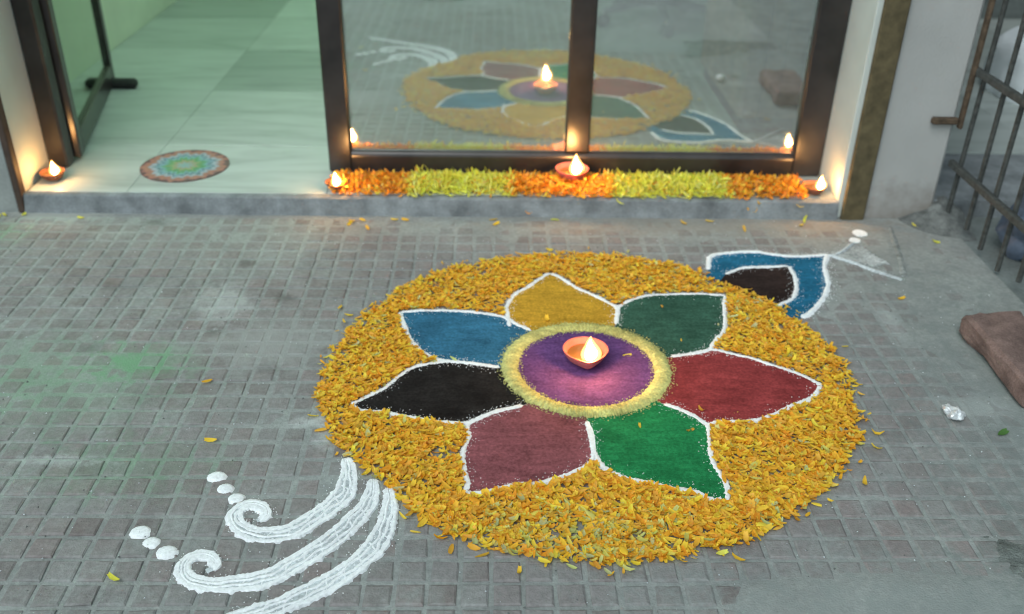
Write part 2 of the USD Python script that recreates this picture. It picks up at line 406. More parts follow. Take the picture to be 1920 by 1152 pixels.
# ------------------------------------------------------------------ ground
SILL_Y, SILL_Z, GLASS_Y = 0.853, 0.060, 1.04


def plane(x0, x1, y0, y1, z, nx, ny, fz=None):
    xs, ys = np.linspace(x0, x1, nx + 1), np.linspace(y0, y1, ny + 1)
    X, Y = np.meshgrid(xs, ys)
    Z = np.full_like(X, z) if fz is None else fz(X, Y)
    V = np.stack([X, Y, Z], -1).reshape(-1, 3)
    i = np.arange(nx * ny)
    a = (i // nx) * (nx + 1) + i % nx
    return trimesh.Trimesh(V, np.vstack([np.stack([a, a + 1, a + nx + 2], 1), np.stack([a, a + nx + 2, a + nx + 1], 1)]), process=False)


g = plane(-300, 300, -300, 300, -0.016, 2, 2)
obj("ground", g, M_asphalt, kind="structure")


def smooth01(a, b, x):
    t = np.clip((x - a) / (b - a), 0, 1)
    return t * t * (3 - 2 * t)


def fill(x, y):
    """How far dust and cement fill the joints of the paving: 0 clean, over 1 quite covered."""
    n = noise2(x, y, 2.4, 3)
    f = smooth01(0.40, 0.68, n) * 0.80
    f = np.maximum(f, smooth01(0.52, 0.98, x + 0.5 * (noise2(x, y, 4, 5) - 0.5)) * 1.0)
    f = np.maximum(f, smooth01(0.46, 0.80, y + 0.25 * (noise2(x, y, 6, 6) - 0.5)) * (0.70 + 0.23 * smooth01(-0.9, -0.3, x)))
    edge = -0.650 - 0.05 * (noise2(x, y, 9, 8) - 0.5) - np.clip(0.30 - x, 0, 1) * 0.35
    cem = smooth01(-0.05, 0.035, edge - y + 0.02 * (noise2(x, y, 40, 8) - 0.5)) * smooth01(0.12, 0.26, x + 0.06 * (noise2(x, y, 14, 8) - 0.5))
    f = np.maximum(f, cem * 1.6)
    f = np.maximum(f, 0.66 * np.exp(-(((x + 0.76) / 0.22) ** 2 + ((y - 0.12) / 0.16) ** 2)))
    return f


PX0, PX1, PY0, PY1 = -2.6, 1.19, -2.7, 0.852
paving = thing("paving", kind="structure")
bed = plane(PX0, PX1, PY0, PY1, 0, 420, 400, lambda X, Y: -0.0036 + 0.0042 * fill(X, Y) + 0.0013 * (noise2(X, Y, 26, 2) - 0.5))
obj("dusty_bed", bed, M_dust, paving, smooth=True)
cells = []
for i in range(math.floor((PX0 - GX) / G) + 1, math.floor((PX1 - GX) / G)):
    for j in range(math.floor((PY0 - GY) / G) + 1, math.floor((PY1 - GY) / G)):
        x, y = GX + (i + 0.5) * G, GY + (j + 0.5) * G
        if float(fill(np.array([x]), np.array([y]))[0]) < 1.05:
            cells.append((x, y))
cells = np.array(cells)


def square_mesh(x, y):
    h, b = G / 2 - 0.0040 - abs(rng.normal(0, 0.0006)), 0.0034
    jx, jy = rng.normal(0, 0.0006, 2)
    V = []
    tilt, dz = rng.normal(0, 0.014, 2), rng.normal(0, 0.0005)
    for s, z in ((h + 0.0012, -0.009), (h, -0.0022), (h - b, 0.0)):
        for sx, sy in ((-1, -1), (1, -1), (1, 1), (-1, 1)):
            e = rng.normal(0, 0.0009, 2)
            px, py = sx * s + e[0], sy * s + e[1]
            V.append((x + jx + px, y + jy + py, z + dz * (z > -0.005) + tilt[0] * px + tilt[1] * py))
    F = []
    for k in (0, 4):
        for q in range(4):
            a, b2 = k + q, k + (q + 1) % 4
            F += [(a, b2, b2 + 4), (a, b2 + 4, a + 4)]
    F += [(8, 9, 10), (8, 10, 11)]
    return trimesh.Trimesh(np.array(V), np.array(F), process=False)


def project(P):
    d = np.asarray(P, float) - CAM
    z = d @ FWD
    return np.stack([960 + 1786.1 * (d @ RIGHT) / z, 576 - 1786.1 * (d @ UP) / z], -1), z


RANG = Point(0.005, -0.013).buffer(0.60)
pp, depth = project(np.c_[cells, np.zeros(len(cells))])
seen = (pp[:, 0] > -20) & (pp[:, 0] < 1940) & (pp[:, 1] > 0) & (pp[:, 1] < 1175) & (depth > 0)
free = np.hypot(cells[:, 0] - 0.005, cells[:, 1] + 0.013) > 0.585
order = np.argsort(np.where(seen & free, depth, 1e9))
near = set(order[:300].tolist())
rest = []
for k, (x, y) in enumerate(cells):
    m = square_mesh(x, y)
    if k in near:
        obj("paving_square", m, M_square, paving)
    else:
        rest.append(m)
obj("paving_squares", cat_mesh(rest), M_square, paving, kind="stuff")

# ground of the side passage behind the grille
side = plane(1.19, 4.0, -2.7, 4.0, -0.004, 60, 120, lambda X, Y: -0.004 + 0.010 * (noise2(X, Y, 5, 4) - 0.5) + 0.004 * (noise2(X, Y, 25, 4) - 0.5))
obj("passage_ground", side, M_concrete, smooth=True, kind="structure")

# ------------------------------------------------------------------ door step and shop floor
def rough_step():
    xs = np.linspace(-1.66, 0.855, 260)
    prof = [(0.0, -0.012), (0.003, 0.012), (0.008, 0.036), (0.010, 0.052), (0.018, 0.0585), (0.030, 0.0585), (0.05, 0.050)]
    V, F = [], []
    for x in xs:
        n1, n2 = noise2(x, 0.0, 9, 1), noise2(x, 3.0, 45, 1)
        for k, (dy, z) in enumerate(prof):
            w = 0.016 * (float(n1) - 0.5) + 0.008 * (float(n2) - 0.5)
            V.append((x, 0.838 + dy + (w if k < 5 else 0), z + (0.004 * (float(noise2(x, 7.0, 30, 2)) - 0.5) if 2 < k < 5 else 0)))
    m = len(prof)
    for i in range(len(xs) - 1):
        for k in range(m - 1):
            a = i * m + k
            F += [(a, a + m, a + m + 1), (a, a + m + 1, a + 1)]
    return trimesh.Trimesh(np.array(V), np.array(F), process=False)


step = thing("door_step", kind="structure")
obj("step_nosing", rough_step(), M_step, step, smooth=40)
floor = thing("floor", kind="structure")
obj("floor_bed", box(-1.94, 3.0, 0.875, 5.5, -0.01, 0.054, 0.001), M_step, floor)
ys = [0.868, 1.28, 1.89, 2.50, 3.11, 3.72, 4.33, 4.94, 5.5]
xs = [-1.938, -1.34, -0.73, -0.12, 0.49, 1.10, 1.71, 2.32, 3.0]
tones = np.array([[3, 3, 3, 0, 1, 0, 1, 0], [0, 0, 1, 0, 3, 1, 0, 1], [0, 2, 1, 0, 0, 2, 0, 0], [1, 0, 2, 1, 0, 0, 1, 0], [2, 3, 0, 0, 1, 0, 2, 0], [0, 1, 0, 0, 0, 1, 0, 0], [0, 0, 1, 0, 0, 0, 0, 1], [0, 0, 0, 1, 0, 0, 0, 0]])  # dark slab in the back left corner carries a soft furniture shadow
for j in range(len(ys) - 1):
    for i in range(len(xs) - 1):
        x0, x1 = xs[i] + 0.0008, xs[i + 1] - 0.0008
        if j == 0:
            x0, x1 = max(x0, -1.64), min(x1, 0.848)
            if x1 - x0 < 0.05:
                continue
        obj("marble_slab", box(x0, x1, ys[j] + 0.0008, ys[j + 1] - 0.0008, 0.045, SILL_Z + 0.0006 * ((i * 7 + j * 3) % 3 - 1), 0.0012), M_marble[tones[j, i]], floor)

# ------------------------------------------------------------------ the building
shop = thing("shop_building", "plastered shop front with white door reveals and brown trim around a wide doorway", "building")
obj("plaster_pier", box(-5.0, -1.667, 0.846, 1.13, -0.02, 2.35, 0.006), M_greyplaster, shop, label="grey plastered pier left of the open doorway")
obj("trim", box(-1.668, -1.6475, 0.838, 0.870, -0.01, 2.30, 0.003), M_brownedge, shop, label="thin dark brown corner strip left of the doorway")
obj("reveal", box(-1.666, -1.650, 0.872, 1.13, 0.0, 2.30, 0.002), M_reveal, shop, label="white painted reveal left of the doorway")
obj("reveal", box(0.850, 0.874, 0.852, 1.13, 0.0, 2.30, 0.003), M_reveal, shop, label="white painted reveal right of the glass panes")
tr = box(0.866, 0.938, 0.836, 0.852, -0.01, 2.30, 0.004)
obj("trim", tr, M_brown, shop, label="olive brown trim board beside the white reveal")
pier = plane(0, 1, 0, 1, 0, 4, 40)
obj("plaster_pier", box(0.872, 1.155, 0.854, 1.13, -0.02, 2.35, 0.010), M_pier, shop, label="pale plastered pier between brown trim and grille")
obj("lintel", box(-5.0, 1.155, 0.856, 1.125, 2.352, 3.4, 0.004), M_plaster, shop)
obj("side_wall", box(-2.10, -1.94, 1.132, 5.6, -0.02, 2.9, 0.003), M_inwall, shop, label="pale green lit wall inside the shop")
obj("side_wall", box(3.0, 3.15, 1.132, 5.6, -0.02, 2.9, 0.003), M_inwall, shop)
obj("return_wall", box(1.157, 3.0, 1.00, 1.128, -0.02, 2.35, 0.003), M_greyplaster, shop) if False else None
obj("outer_wall", box(1.02, 1.152, 1.132, 5.5, 0.061, 2.9, 0.003), M_plaster, shop)
obj("back_wall", box(-2.10, 1.02, 5.6, 5.75, -0.02, 2.9, 0.003), M_inwall, shop)
obj("ceiling", box(-2.10, 1.15, 1.128, 5.75, 2.902, 3.05, 0.003), M_inwall, shop)

lamp = thing("tube_light", "fluorescent tube on the ceiling inside the shop", "lamp", (-0.75, 2.75, 2.84))
obj("batten", box(-0.62, 0.62, -0.03, 0.03, 0.01, 0.058, 0.004), M_reveal, lamp)
obj("tube", tube([(-0.59, 0, -0.015), (-0.2, 0, -0.015), (0.2, 0, -0.015), (0.59, 0, -0.015)], 0.016, 14), M_tube, lamp, smooth=40)

# right-hand courtyard wall beyond the grille
M_yard = look("weathered_grey_wall", (0.15, 0.17, 0.165), 0.95, 0.3, 4, 0.4, 60, 0.004, fine=0.15)
obj("courtyard_wall", box(2.75, 2.95, -2.7, 4.0, -0.02, 2.6, 0.01), M_yard, label="grey courtyard wall far behind the iron grille", cat="wall")
obj("courtyard_end_wall", box(1.16, 2.74, 3.3, 3.5, -0.02, 2.6, 0.01), M_yard, label="grey end wall of the passage behind the white sack", cat="wall")

# ------------------------------------------------------------------ glass partition
part = thing("glass_partition", "black framed glass partition of two mirror-tinted panes right of the doorway", "glass partition")
FZ = 2.28
fy0, fy1 = GLASS_Y, GLASS_Y + 0.055
obj("stile", box(-0.746, -0.672, fy0, fy1, SILL_Z, FZ, 0.006), M_black, part, smooth=30)
obj("mullion", box(0.012, 0.090, fy0 - 0.002, fy1, 0.136, FZ - 0.08, 0.006), M_black, part, smooth=30)
obj("stile", box(0.752, 0.848, fy0, fy1, SILL_Z, FZ, 0.006), M_black, part, smooth=30)


def rail_mesh():
    """Bottom rail with a rounded top front edge."""
    pr = [(0.0, 0.0), (0.0, 0.052)]
    for a in np.linspace(PI, PI / 2, 7)[1:]:
        pr.append((0.020 + 0.020 * math.cos(a), 0.055 + 0.020 * math.sin(a)))
    pr += [(0.052, 0.075), (0.052, 0.0)]
    p = Polygon(pr)
    m = trimesh.creation.extrude_polygon(p, 0.752 - -0.672 - 0.001, engine="earcut")
    V = np.array(m.vertices)
    return trimesh.Trimesh(np.stack([-0.6715 + V[:, 2], fy0 + V[:, 0], SILL_Z + V[:, 1]], 1), np.array(m.faces), process=False)


obj("bottom_rail", rail_mesh(), M_black, part, smooth=35)
obj("top_rail", box(-0.671, 0.751, fy0, fy1, FZ - 0.078, FZ, 0.006), M_black, part)
for x0, x1 in ((-0.671, 0.0115), (0.0905, 0.7515)):
    obj("pane", box(x0, x1, GLASS_Y + 0.018, GLASS_Y + 0.023, 0.134, FZ - 0.08, 0.0005), M_glass, part)

# ------------------------------------------------------------------ door frame post and open door
fr = thing("door_frame", "black fixed door post and head at the left side of the doorway", "door frame")
obj("post", box(-1.649, -1.588, 1.055, 1.115, SILL_Z, FZ, 0.006), M_black, fr, smooth=30)
obj("head", box(-1.5875, -0.747, 1.055, 1.11, FZ - 0.06, FZ, 0.006), M_black, fr)

HX, HY = -1.586, 1.130
DX, DY = -1.768, 1.985
dl, da = math.hypot(DX - HX, DY - HY), math.atan2(DY - HY, DX - HX)
door = thing("glass_door", "open black framed glass door swung into the shop at left", "door", (HX, HY, SILL_Z), da)
obj("stile", box(0.0, 0.062, -0.014, 0.014, 0.008, 2.14, 0.004), M_black, door, label="hinge stile beside the door post")
obj("stile", box(dl - 0.055, dl, -0.014, 0.014, 0.008, 2.14, 0.004), M_black, door, label="leading stile of the open door")
obj("bottom_rail", box(0.0625, dl - 0.0555, -0.0135, 0.0135, 0.008, 0.085, 0.004), M_black, door)
obj("top_rail", box(0.0625, dl - 0.0555, -0.0135, 0.0135, 2.08, 2.14, 0.004), M_black, door)
obj("pane", box(0.063, dl - 0.056, -0.003, 0.003, 0.0855, 2.079, 0.0005), M_clear, door)

blk = box(-0.100, 0.100, -0.024, 0.024, 0.0, 0.036, 0.010).subdivide().subdivide()
obj("door_stop", trimesh.Trimesh(np.array(blk.vertices) + [-1.745, 1.915, SILL_Z], blk.faces, process=False), M_rubber, smooth=60,
    label="dark rounded block on the marble floor holding the glass door open", cat="door stop")

# ------------------------------------------------------------------ inside the shop, seen dimly through the panes
cab = thing("wooden_cabinet", "tall brown wooden cabinet standing behind the right glass pane", "cabinet", (0.66, 1.42, SILL_Z))
obj("carcass", box(0.0, 0.34, 0.02, 0.75, 0.06, 1.7, 0.004), M_wood, cab)
obj("plinth", box(0.02, 0.34, 0.03, 0.74, 0.0, 0.06, 0.003), M_brownedge, cab)
for k in range(5):
    obj("panel", box(0.004 + 0.066 * k, 0.064 + 0.066 * k, 0.0, 0.0195, 0.07, 1.68, 0.004), M_wood, cab)

ch = thing("office_chair", "black office chair on a five-star castor base behind the right pane", "chair", (0.62, 3.12, SILL_Z))
obj("column", tube([(0, 0, 0.08), (0, 0, 0.2), (0, 0, 0.40)], 0.026, 14), M_chrome, ch, smooth=40)
for k in range(5):
    a = -PI / 2 + 2 * PI * k / 5
    ca, sa = math.cos(a), math.sin(a)
    lg = obj("leg", tube([(0.02 * ca, 0.02 * sa, 0.115), (0.15 * ca, 0.15 * sa, 0.10), (0.30 * ca, 0.30 * sa, 0.075)], [0.028, 0.022, 0.015], 10), M_chair, ch, smooth=40)
    c = trimesh.creation.cylinder(0.028, 0.045, sections=20)
    c.apply_transform(trimesh.transformations.rotation_matrix(PI / 2, [0, 1, 0]))
    c.apply_transform(trimesh.transformations.rotation_matrix(a + 0.6, [0, 0, 1]))
    c.apply_translation((0.30 * ca, 0.30 * sa, 0.029))
    obj("castor", c, M_chair, lg, smooth=30)
    obj("castor_stem", tube([(0.30 * ca, 0.30 * sa, 0.058), (0.30 * ca, 0.30 * sa, 0.074)], 0.008, 8), M_chrome, lg)
obj("seat", box(-0.24, 0.24, -0.24, 0.24, 0.42, 0.50, 0.03), M_chair, ch, smooth=40)
obj("backrest", box(-0.22, 0.22, 0.22, 0.28, 0.58, 1.05, 0.025), M_chair, ch, smooth=40)

# round printed floor sticker
SX, SY, SR = -1.222, 1.083, 0.140
M_print = usdkit.material(stage, "/World/Looks/printed_mandala", {
    "g": ("geometry", {}),
    "mp": ("mapping", {"mapping_type": "point", "location": (-SX / SR, -SY / SR, 0), "scale": (1 / SR, 1 / SR, 0)}),
    "len": ("vector_math", {"math_type": "length"}),
    "sp": ("separate_xyz", {}),
    "at": ("math", {"math_type": "arctan2"}),
    "m1": ("math", {"math_type": "multiply", "value2": 24.0}),
    "s1": ("math", {"math_type": "sine"}),
    "k1": ("math", {"math_type": "multiply_add", "value2": 0.045}),
    "m2": ("math", {"math_type": "multiply", "value2": 9.0}),
    "s2": ("math", {"math_type": "sine"}),
    "k2": ("math", {"math_type": "multiply_add", "value2": 0.05}),
    "nz": ("noise_texture", {"scale": 75.0, "detail": 2.0}),
    "k3": ("math", {"math_type": "multiply_add", "value2": 0.22}),
    "k4": ("math", {"math_type": "subtract", "value2": 0.11}),
    "r": ("rgb_ramp", {"ramp": [(0.0, (0.20, 0.34, 0.36)), (0.14, (0.24, 0.36, 0.36)), (0.20, (0.36, 0.22, 0.16)), (0.30, (0.22, 0.34, 0.14)), (0.40, (0.05, 0.24, 0.10)), (0.47, (0.18, 0.36, 0.26)), (0.55, (0.20, 0.32, 0.46)), (0.62, (0.05, 0.12, 0.10)), (0.66, (0.30, 0.38, 0.46)), (0.74, (0.34, 0.34, 0.40)), (0.78, (0.30, 0.16, 0.12)), (0.86, (0.40, 0.17, 0.12)), (0.93, (0.30, 0.13, 0.13)), (0.97, (0.10, 0.06, 0.06)), (1.0, (0.12, 0.07, 0.07))]}),
    "p": ("principled_bsdf", {"roughness": 0.45}),
}, [("g.position", "mp.vector"), ("mp.vector", "len.vector1"), ("mp.vector", "sp.vector"), ("sp.y", "at.value1"), ("sp.x", "at.value2"), ("at.value", "m1.value1"), ("m1.value", "s1.value1"), ("s1.value", "k1.value1"), ("len.value", "k1.value3"),
    ("at.value", "m2.value1"), ("m2.value", "s2.value1"), ("s2.value", "k2.value1"), ("k1.value", "k2.value3"), ("g.position", "nz.vector"), ("nz.fac", "k3.value1"), ("k2.value", "k3.value3"), ("k3.value", "k4.value1"), ("k4.value", "r.fac"), ("r.color", "p.base_color")], surface="p.BSDF")
disc = trimesh.creation.cylinder(SR, 0.0025, sections=96)
disc.apply_translation((SX, SY, SILL_Z + 0.0022))
obj("floor_sticker", disc, M_print, label="round printed mandala mat with orange border on the marble floor inside the doorway", cat="floor mat")

# ------------------------------------------------------------------ grille at right
gr = thing("iron_grille", "dark iron bar grille standing at right of the plastered pier", "grille")
GXP = 1.19
for k, y in enumerate([0.82, 0.70, 0.59, 0.48, 0.37, 0.26, 0.15, 0.04, -0.07, -0.18]):
    z0 = 0.012 + 0.012 * ((k * 5) % 3)
    w = rng.normal(0, 0.002, (4, 2))
    obj("bar", tube([(GXP + w[i, 0], y + w[i, 1], zz) for i, zz in enumerate((z0, 0.5, 1.1, 1.75))], 0.0075, 10), M_iron, gr, smooth=50)
for z in (0.188, 0.472, 1.72):
    obj("rail", box(GXP - 0.026, GXP - 0.0085, -0.22, 0.853, z - 0.011, z + 0.011, 0.003), M_iron, gr)
obj("hinge_post", box(1.157, 1.169, 0.828, 0.850, 0.30, 1.72, 0.003), M_rust, gr, label="rusty upright against the plastered pier")
obj("wall_bracket", box(1.078, 1.1565, 0.832, 0.8535, 0.312, 0.332, 0.004), M_rust, gr, label="rusty flat bracket let into the plaster")



# white sack and blue bag behind the grille
def crumple(m, amp, s, seed):
    V = np.array(m.vertices)
    n = np.array(m.vertex_normals)
    d = meshkit.fbm(V * s, 3, seed) - 0.5
    return trimesh.Trimesh(V + n * (amp * d)[:, None], m.faces, process=False)


sk = trimesh.creation.icosphere(4)
V = np.array(sk.vertices)
V = np.sign(V) * np.abs(V) ** 0.72
V *= [0.26, 0.20, 0.17]
V[:, 2] += 0.165
V[:, 2] = np.maximum(V[:, 2], 0.0)
sack = crumple(trimesh.Trimesh(V, sk.faces, process=False), 0.07, 7.0, 3)
sroot = thing("white_sack", "bulging white plastic sack on the passage floor behind the grille", "sack", (2.08, 1.96, 0.0))
obj("bag", sack, M_sack, sroot, smooth=True)
obj("tied_neck", crumple(trimesh.Trimesh(*(lambda c: (np.array(c.vertices) * [0.045, 0.045, 0.09] + [0.02, 0, 0.36], c.faces))(trimesh.creation.icosphere(3)), process=False), 0.05, 30.0, 4), M_sack, sroot, smooth=True)

V = np.array(sk.vertices); V = np.sign(V) * np.abs(V) ** 0.8 * [0.10, 0.10, 0.10]; V[:, 2] = np.maximum(V[:, 2] + 0.09, 0)
bb = thing("blue_bag", "crumpled dark blue plastic bag lying behind the grille bars", "bag", (1.36, 0.60, 0.0))
obj("bag", crumple(trimesh.Trimesh(V, sk.faces, process=False), 0.06, 16.0, 9), M_bluebag, bb, smooth=True)
obj("handle", tube([(-0.03, 0, 0.17), (-0.04, 0.0, 0.21), (0.0, 0.0, 0.235), (0.035, 0.0, 0.21), (0.03, 0, 0.17)], 0.006, 8), M_bluebag, bb, smooth=50)

# heap of swept dirt against the foot of the pier
hp = plane(1.00, 1.24, 0.66, 0.93, 0, 60, 60, lambda X, Y: -0.006 + 0.070 * np.clip(1 - np.hypot((X - 1.19) / 0.17, (Y - 0.88) / 0.20), 0, 1) ** 1.3 * (0.6 + 0.8 * noise2(X, Y, 30, 3)))
obj("dirt_heap", hp, M_debris, smooth=True, label="swept heap of grey dirt in the corner of pier and grille", cat="dirt heap")
# dark rough-edged patch at lower right, slightly raised
def patch_z(X, Y):
    d = np.minimum((X - 0.655) + 0.05 * (noise2(X, Y, 14, 3) - 0.5), (-0.50 - Y) + 0.35 * np.clip(X - 0.69, -0.1, 0.4) * -1 + 0.06 * (noise2(X, Y, 14, 9) - 0.5))
    d = np.minimum(d, Y + 0.95 + 0.1 * (noise2(X, Y, 14, 2) - 0.5))
    return -0.012 + 0.016 * smooth01(-0.03, 0.10, d + 0.06 * (noise2(X, Y, 55, 6) - 0.5)) + 0.006 * (noise2(X, Y, 60, 1) - 0.4) * smooth01(0, 0.04, d)
obj("dark_patch", plane(0.58, 1.185, -1.05, -0.44, 0, 100, 110, patch_z), M_patch, smooth=True, kind="stuff", label="dark rough-edged patch at the right edge of the paving", cat="soil")

# brick lying at the right edge
br = box(-0.165, 0.165, -0.075, 0.075, 0.0, 0.062, 0.010).subdivide().subdivide().subdivide()
br = crumple(crumple(br, 0.022, 16.0, 5), 0.010, 70.0, 6)
bt = thing("clay_brick", "worn reddish brick lying on the paving below the grille", "brick", (1.025, 0.005, 0.002), PI / 2 + 0.03)
obj("body", br, M_brick, bt, smooth=40)
# small crumpled foil and a leaf scrap
fo = crumple(trimesh.Trimesh(np.array(trimesh.creation.icosphere(3).vertices) * [0.016, 0.024, 0.012] + [0, 0, 0.011], trimesh.creation.icosphere(3).faces, process=False), 0.026, 75.0, 2)
ft = thing("foil_scrap", "small crumpled silvery wrapper on the dusty paving between rangoli and brick", "wrapper", (0.789, -0.185, 0.001), 0.3)
obj("wrapper", fo, M_paper, ft)

# ------------------------------------------------------------------ shoes of whoever stands before the glass (seen in the panes)
def shoe(x, label):
    s = thing("leather_shoe", label, "shoe", (x, -1.88, 0.002), group=None)
    m = trimesh.creation.icosphere(4)
    V = np.array(m.vertices)
    V = np.sign(V) * np.abs(V) ** 0.85
    V *= [0.047, 0.135, 0.05]
    V[:, 0] *= 1 - 0.25 * (V[:, 1] / 0.135) ** 2
    V[:, 2] = np.maximum(V[:, 2] * (1.15 - 2.6 * V[:, 1]), -0.01) + 0.032
    obj("upper", trimesh.Trimesh(V, m.faces, process=False), M_shoe, s, smooth=True)
    so = LineString([(0, -0.095), (0, 0.095)]).buffer(0.046)
    obj("sole", trimesh.creation.extrude_polygon(so, 0.022, engine="earcut"), M_rubber, s)
    return s


shoe(-0.60, "left one of two black shoes standing on the paving before the glass")
shoe(-0.44, "right one of two black shoes standing on the paving before the glass")

# ------------------------------------------------------------------ the rangoli
T = {
    "yellow": ([[-0.175, 0.181], [-0.177, 0.23], [-0.18, 0.276], [-0.164, 0.336], [-0.122, 0.389], [-0.076, 0.45], [-0.059, 0.466], [-0.033, 0.442], [0.007, 0.385], [0.053, 0.342], [0.091, 0.297], [0.105, 0.272], [0.094, 0.194]], 6),
    "blue": ([[-0.121, 0.161], [-0.155, 0.191], [-0.186, 0.225], [-0.258, 0.248], [-0.312, 0.256], [-0.396, 0.257], [-0.453, 0.248], [-0.444, 0.211], [-0.417, 0.12], [-0.386, 0.065], [-0.351, 0.033], [-0.313, 0.02], [-0.258, 0.011], [-0.199, -0.004]], 6),
    "black": ([[-0.199, -0.004], [-0.258, 0.011], [-0.313, 0.02], [-0.365, 0.01], [-0.4, -0.006], [-0.427, -0.037], [-0.457, -0.087], [-0.489, -0.118], [-0.526, -0.154], [-0.497, -0.175], [-0.454, -0.179], [-0.407, -0.194], [-0.344, -0.211], [-0.302, -0.218], [-0.274, -0.218], [-0.244, -0.201], [-0.209, -0.177], [-0.148, -0.153]], 8),
    "mauve": ([[-0.148, -0.153], [-0.209, -0.177], [-0.244, -0.201], [-0.269, -0.227], [-0.265, -0.266], [-0.275, -0.313], [-0.272, -0.366], [-0.264, -0.414], [-0.268, -0.442], [-0.225, -0.437], [-0.177, -0.418], [-0.13, -0.413], [-0.081, -0.394], [-0.048, -0.374], [-0.015, -0.344], [-0.008, -0.301], [-0.01, -0.259], [-0.013, -0.208]], 8),
    "green": ([[-0.013, -0.208], [-0.007, -0.259], [-0.006, -0.322], [0.008, -0.359], [0.025, -0.379], [0.052, -0.398], [0.093, -0.408], [0.137, -0.426], [0.18, -0.436], [0.202, -0.454], [0.235, -0.461], [0.244, -0.426], [0.24, -0.388], [0.232, -0.348], [0.234, -0.3], [0.24, -0.257], [0.243, -0.224], [0.224, -0.195], [0.193, -0.165], [0.161, -0.145]], 10),
    "red": ([[0.161, -0.145], [0.193, -0.165], [0.224, -0.195], [0.244, -0.22], [0.262, -0.212], [0.299, -0.208], [0.341, -0.208], [0.388, -0.188], [0.448, -0.149], [0.497, -0.12], [0.535, -0.072], [0.514, -0.044], [0.484, -0.016], [0.443, 0.011], [0.402, 0.04], [0.36, 0.059], [0.311, 0.077], [0.262, 0.06], [0.207, 0.045]], 10),
    "dark_green": ([[0.094, 0.194], [0.11, 0.272], [0.137, 0.311], [0.192, 0.341], [0.256, 0.35], [0.323, 0.354], [0.402, 0.346], [0.387, 0.292], [0.371, 0.205], [0.356, 0.159], [0.321, 0.106], [0.306, 0.077], [0.262, 0.06], [0.207, 0.045]], 6),
}
CX, CY = 0.002, 0.0


def fuzzy(poly, amp=0.003, seed=0, step=0.004, s=90):
    """The outline of poly shaken by noise, as poured powder has."""
    n = max(24, int(poly.exterior.length / step))
    pts = np.array([poly.exterior.interpolate(k / n, normalized=True).coords[0] for k in range(n)])
    d = np.roll(pts, -1, 0) - np.roll(pts, 1, 0)
    nn = np.stack([d[:, 1], -d[:, 0]], 1) / (np.linalg.norm(d, axis=1, keepdims=True) + 1e-9)
    w = (noise2(pts[:, 0], pts[:, 1], s, seed) - 0.5) * 2 * amp + np.random.default_rng(seed).normal(0, amp * 0.35, n)
    p = Polygon(pts + nn * w[:, None]).buffer(0)
    return max(p.geoms, key=lambda q: q.area) if p.geom_type == "MultiPolygon" else p


def slab(poly, z0, z1):
    ps = list(poly.geoms) if hasattr(poly, "geoms") else [poly]
    m = cat_mesh([trimesh.creation.extrude_polygon(p, z1 - z0, engine="earcut") for p in ps if p.area > 1e-7])
    m.apply_translation((0, 0, z0))
    return m


def grains(pts, size, seed, zmax=0.004):
    """Loose grains: tiny four-sided crumbs."""
    r = np.random.default_rng(seed)
    pts = np.asarray(pts)
    n = len(pts)
    s = size * r.uniform(0.4, 1.3, n)
    base = np.array([[1, 0, 0], [-0.5, 0.87, 0], [-0.5, -0.87, 0], [0, 0, 1.1]])
    a = r.uniform(0, 2 * PI, n)
    V = np.repeat(base[None], n, 0) * s[:, None, None]
    c, sn = np.cos(a)[:, None], np.sin(a)[:, None]
    X = V[..., 0] * c - V[..., 1] * sn + pts[:, :1]
    Y = V[..., 0] * sn + V[..., 1] * c + pts[:, 1:2]
    Z = V[..., 2] + r.uniform(0, zmax, n)[:, None]
    V = np.stack([X, Y, Z], -1).reshape(-1, 3)
    F = (np.array([[0, 1, 3], [1, 2, 3], [2, 0, 3]])[None] + 4 * np.arange(n)[:, None, None]).reshape(-1, 3)
    return trimesh.Trimesh(V, F, process=False)


def edge_points(line, n, spread, seed):
    r = np.random.default_rng(seed)
    L = line.length
    out = []
    for t in r.uniform(0, L, n):
        p = line.interpolate(t)
        out.append((p.x + r.normal(0, spread), p.y + r.normal(0, spread)))
    return np.array(out)


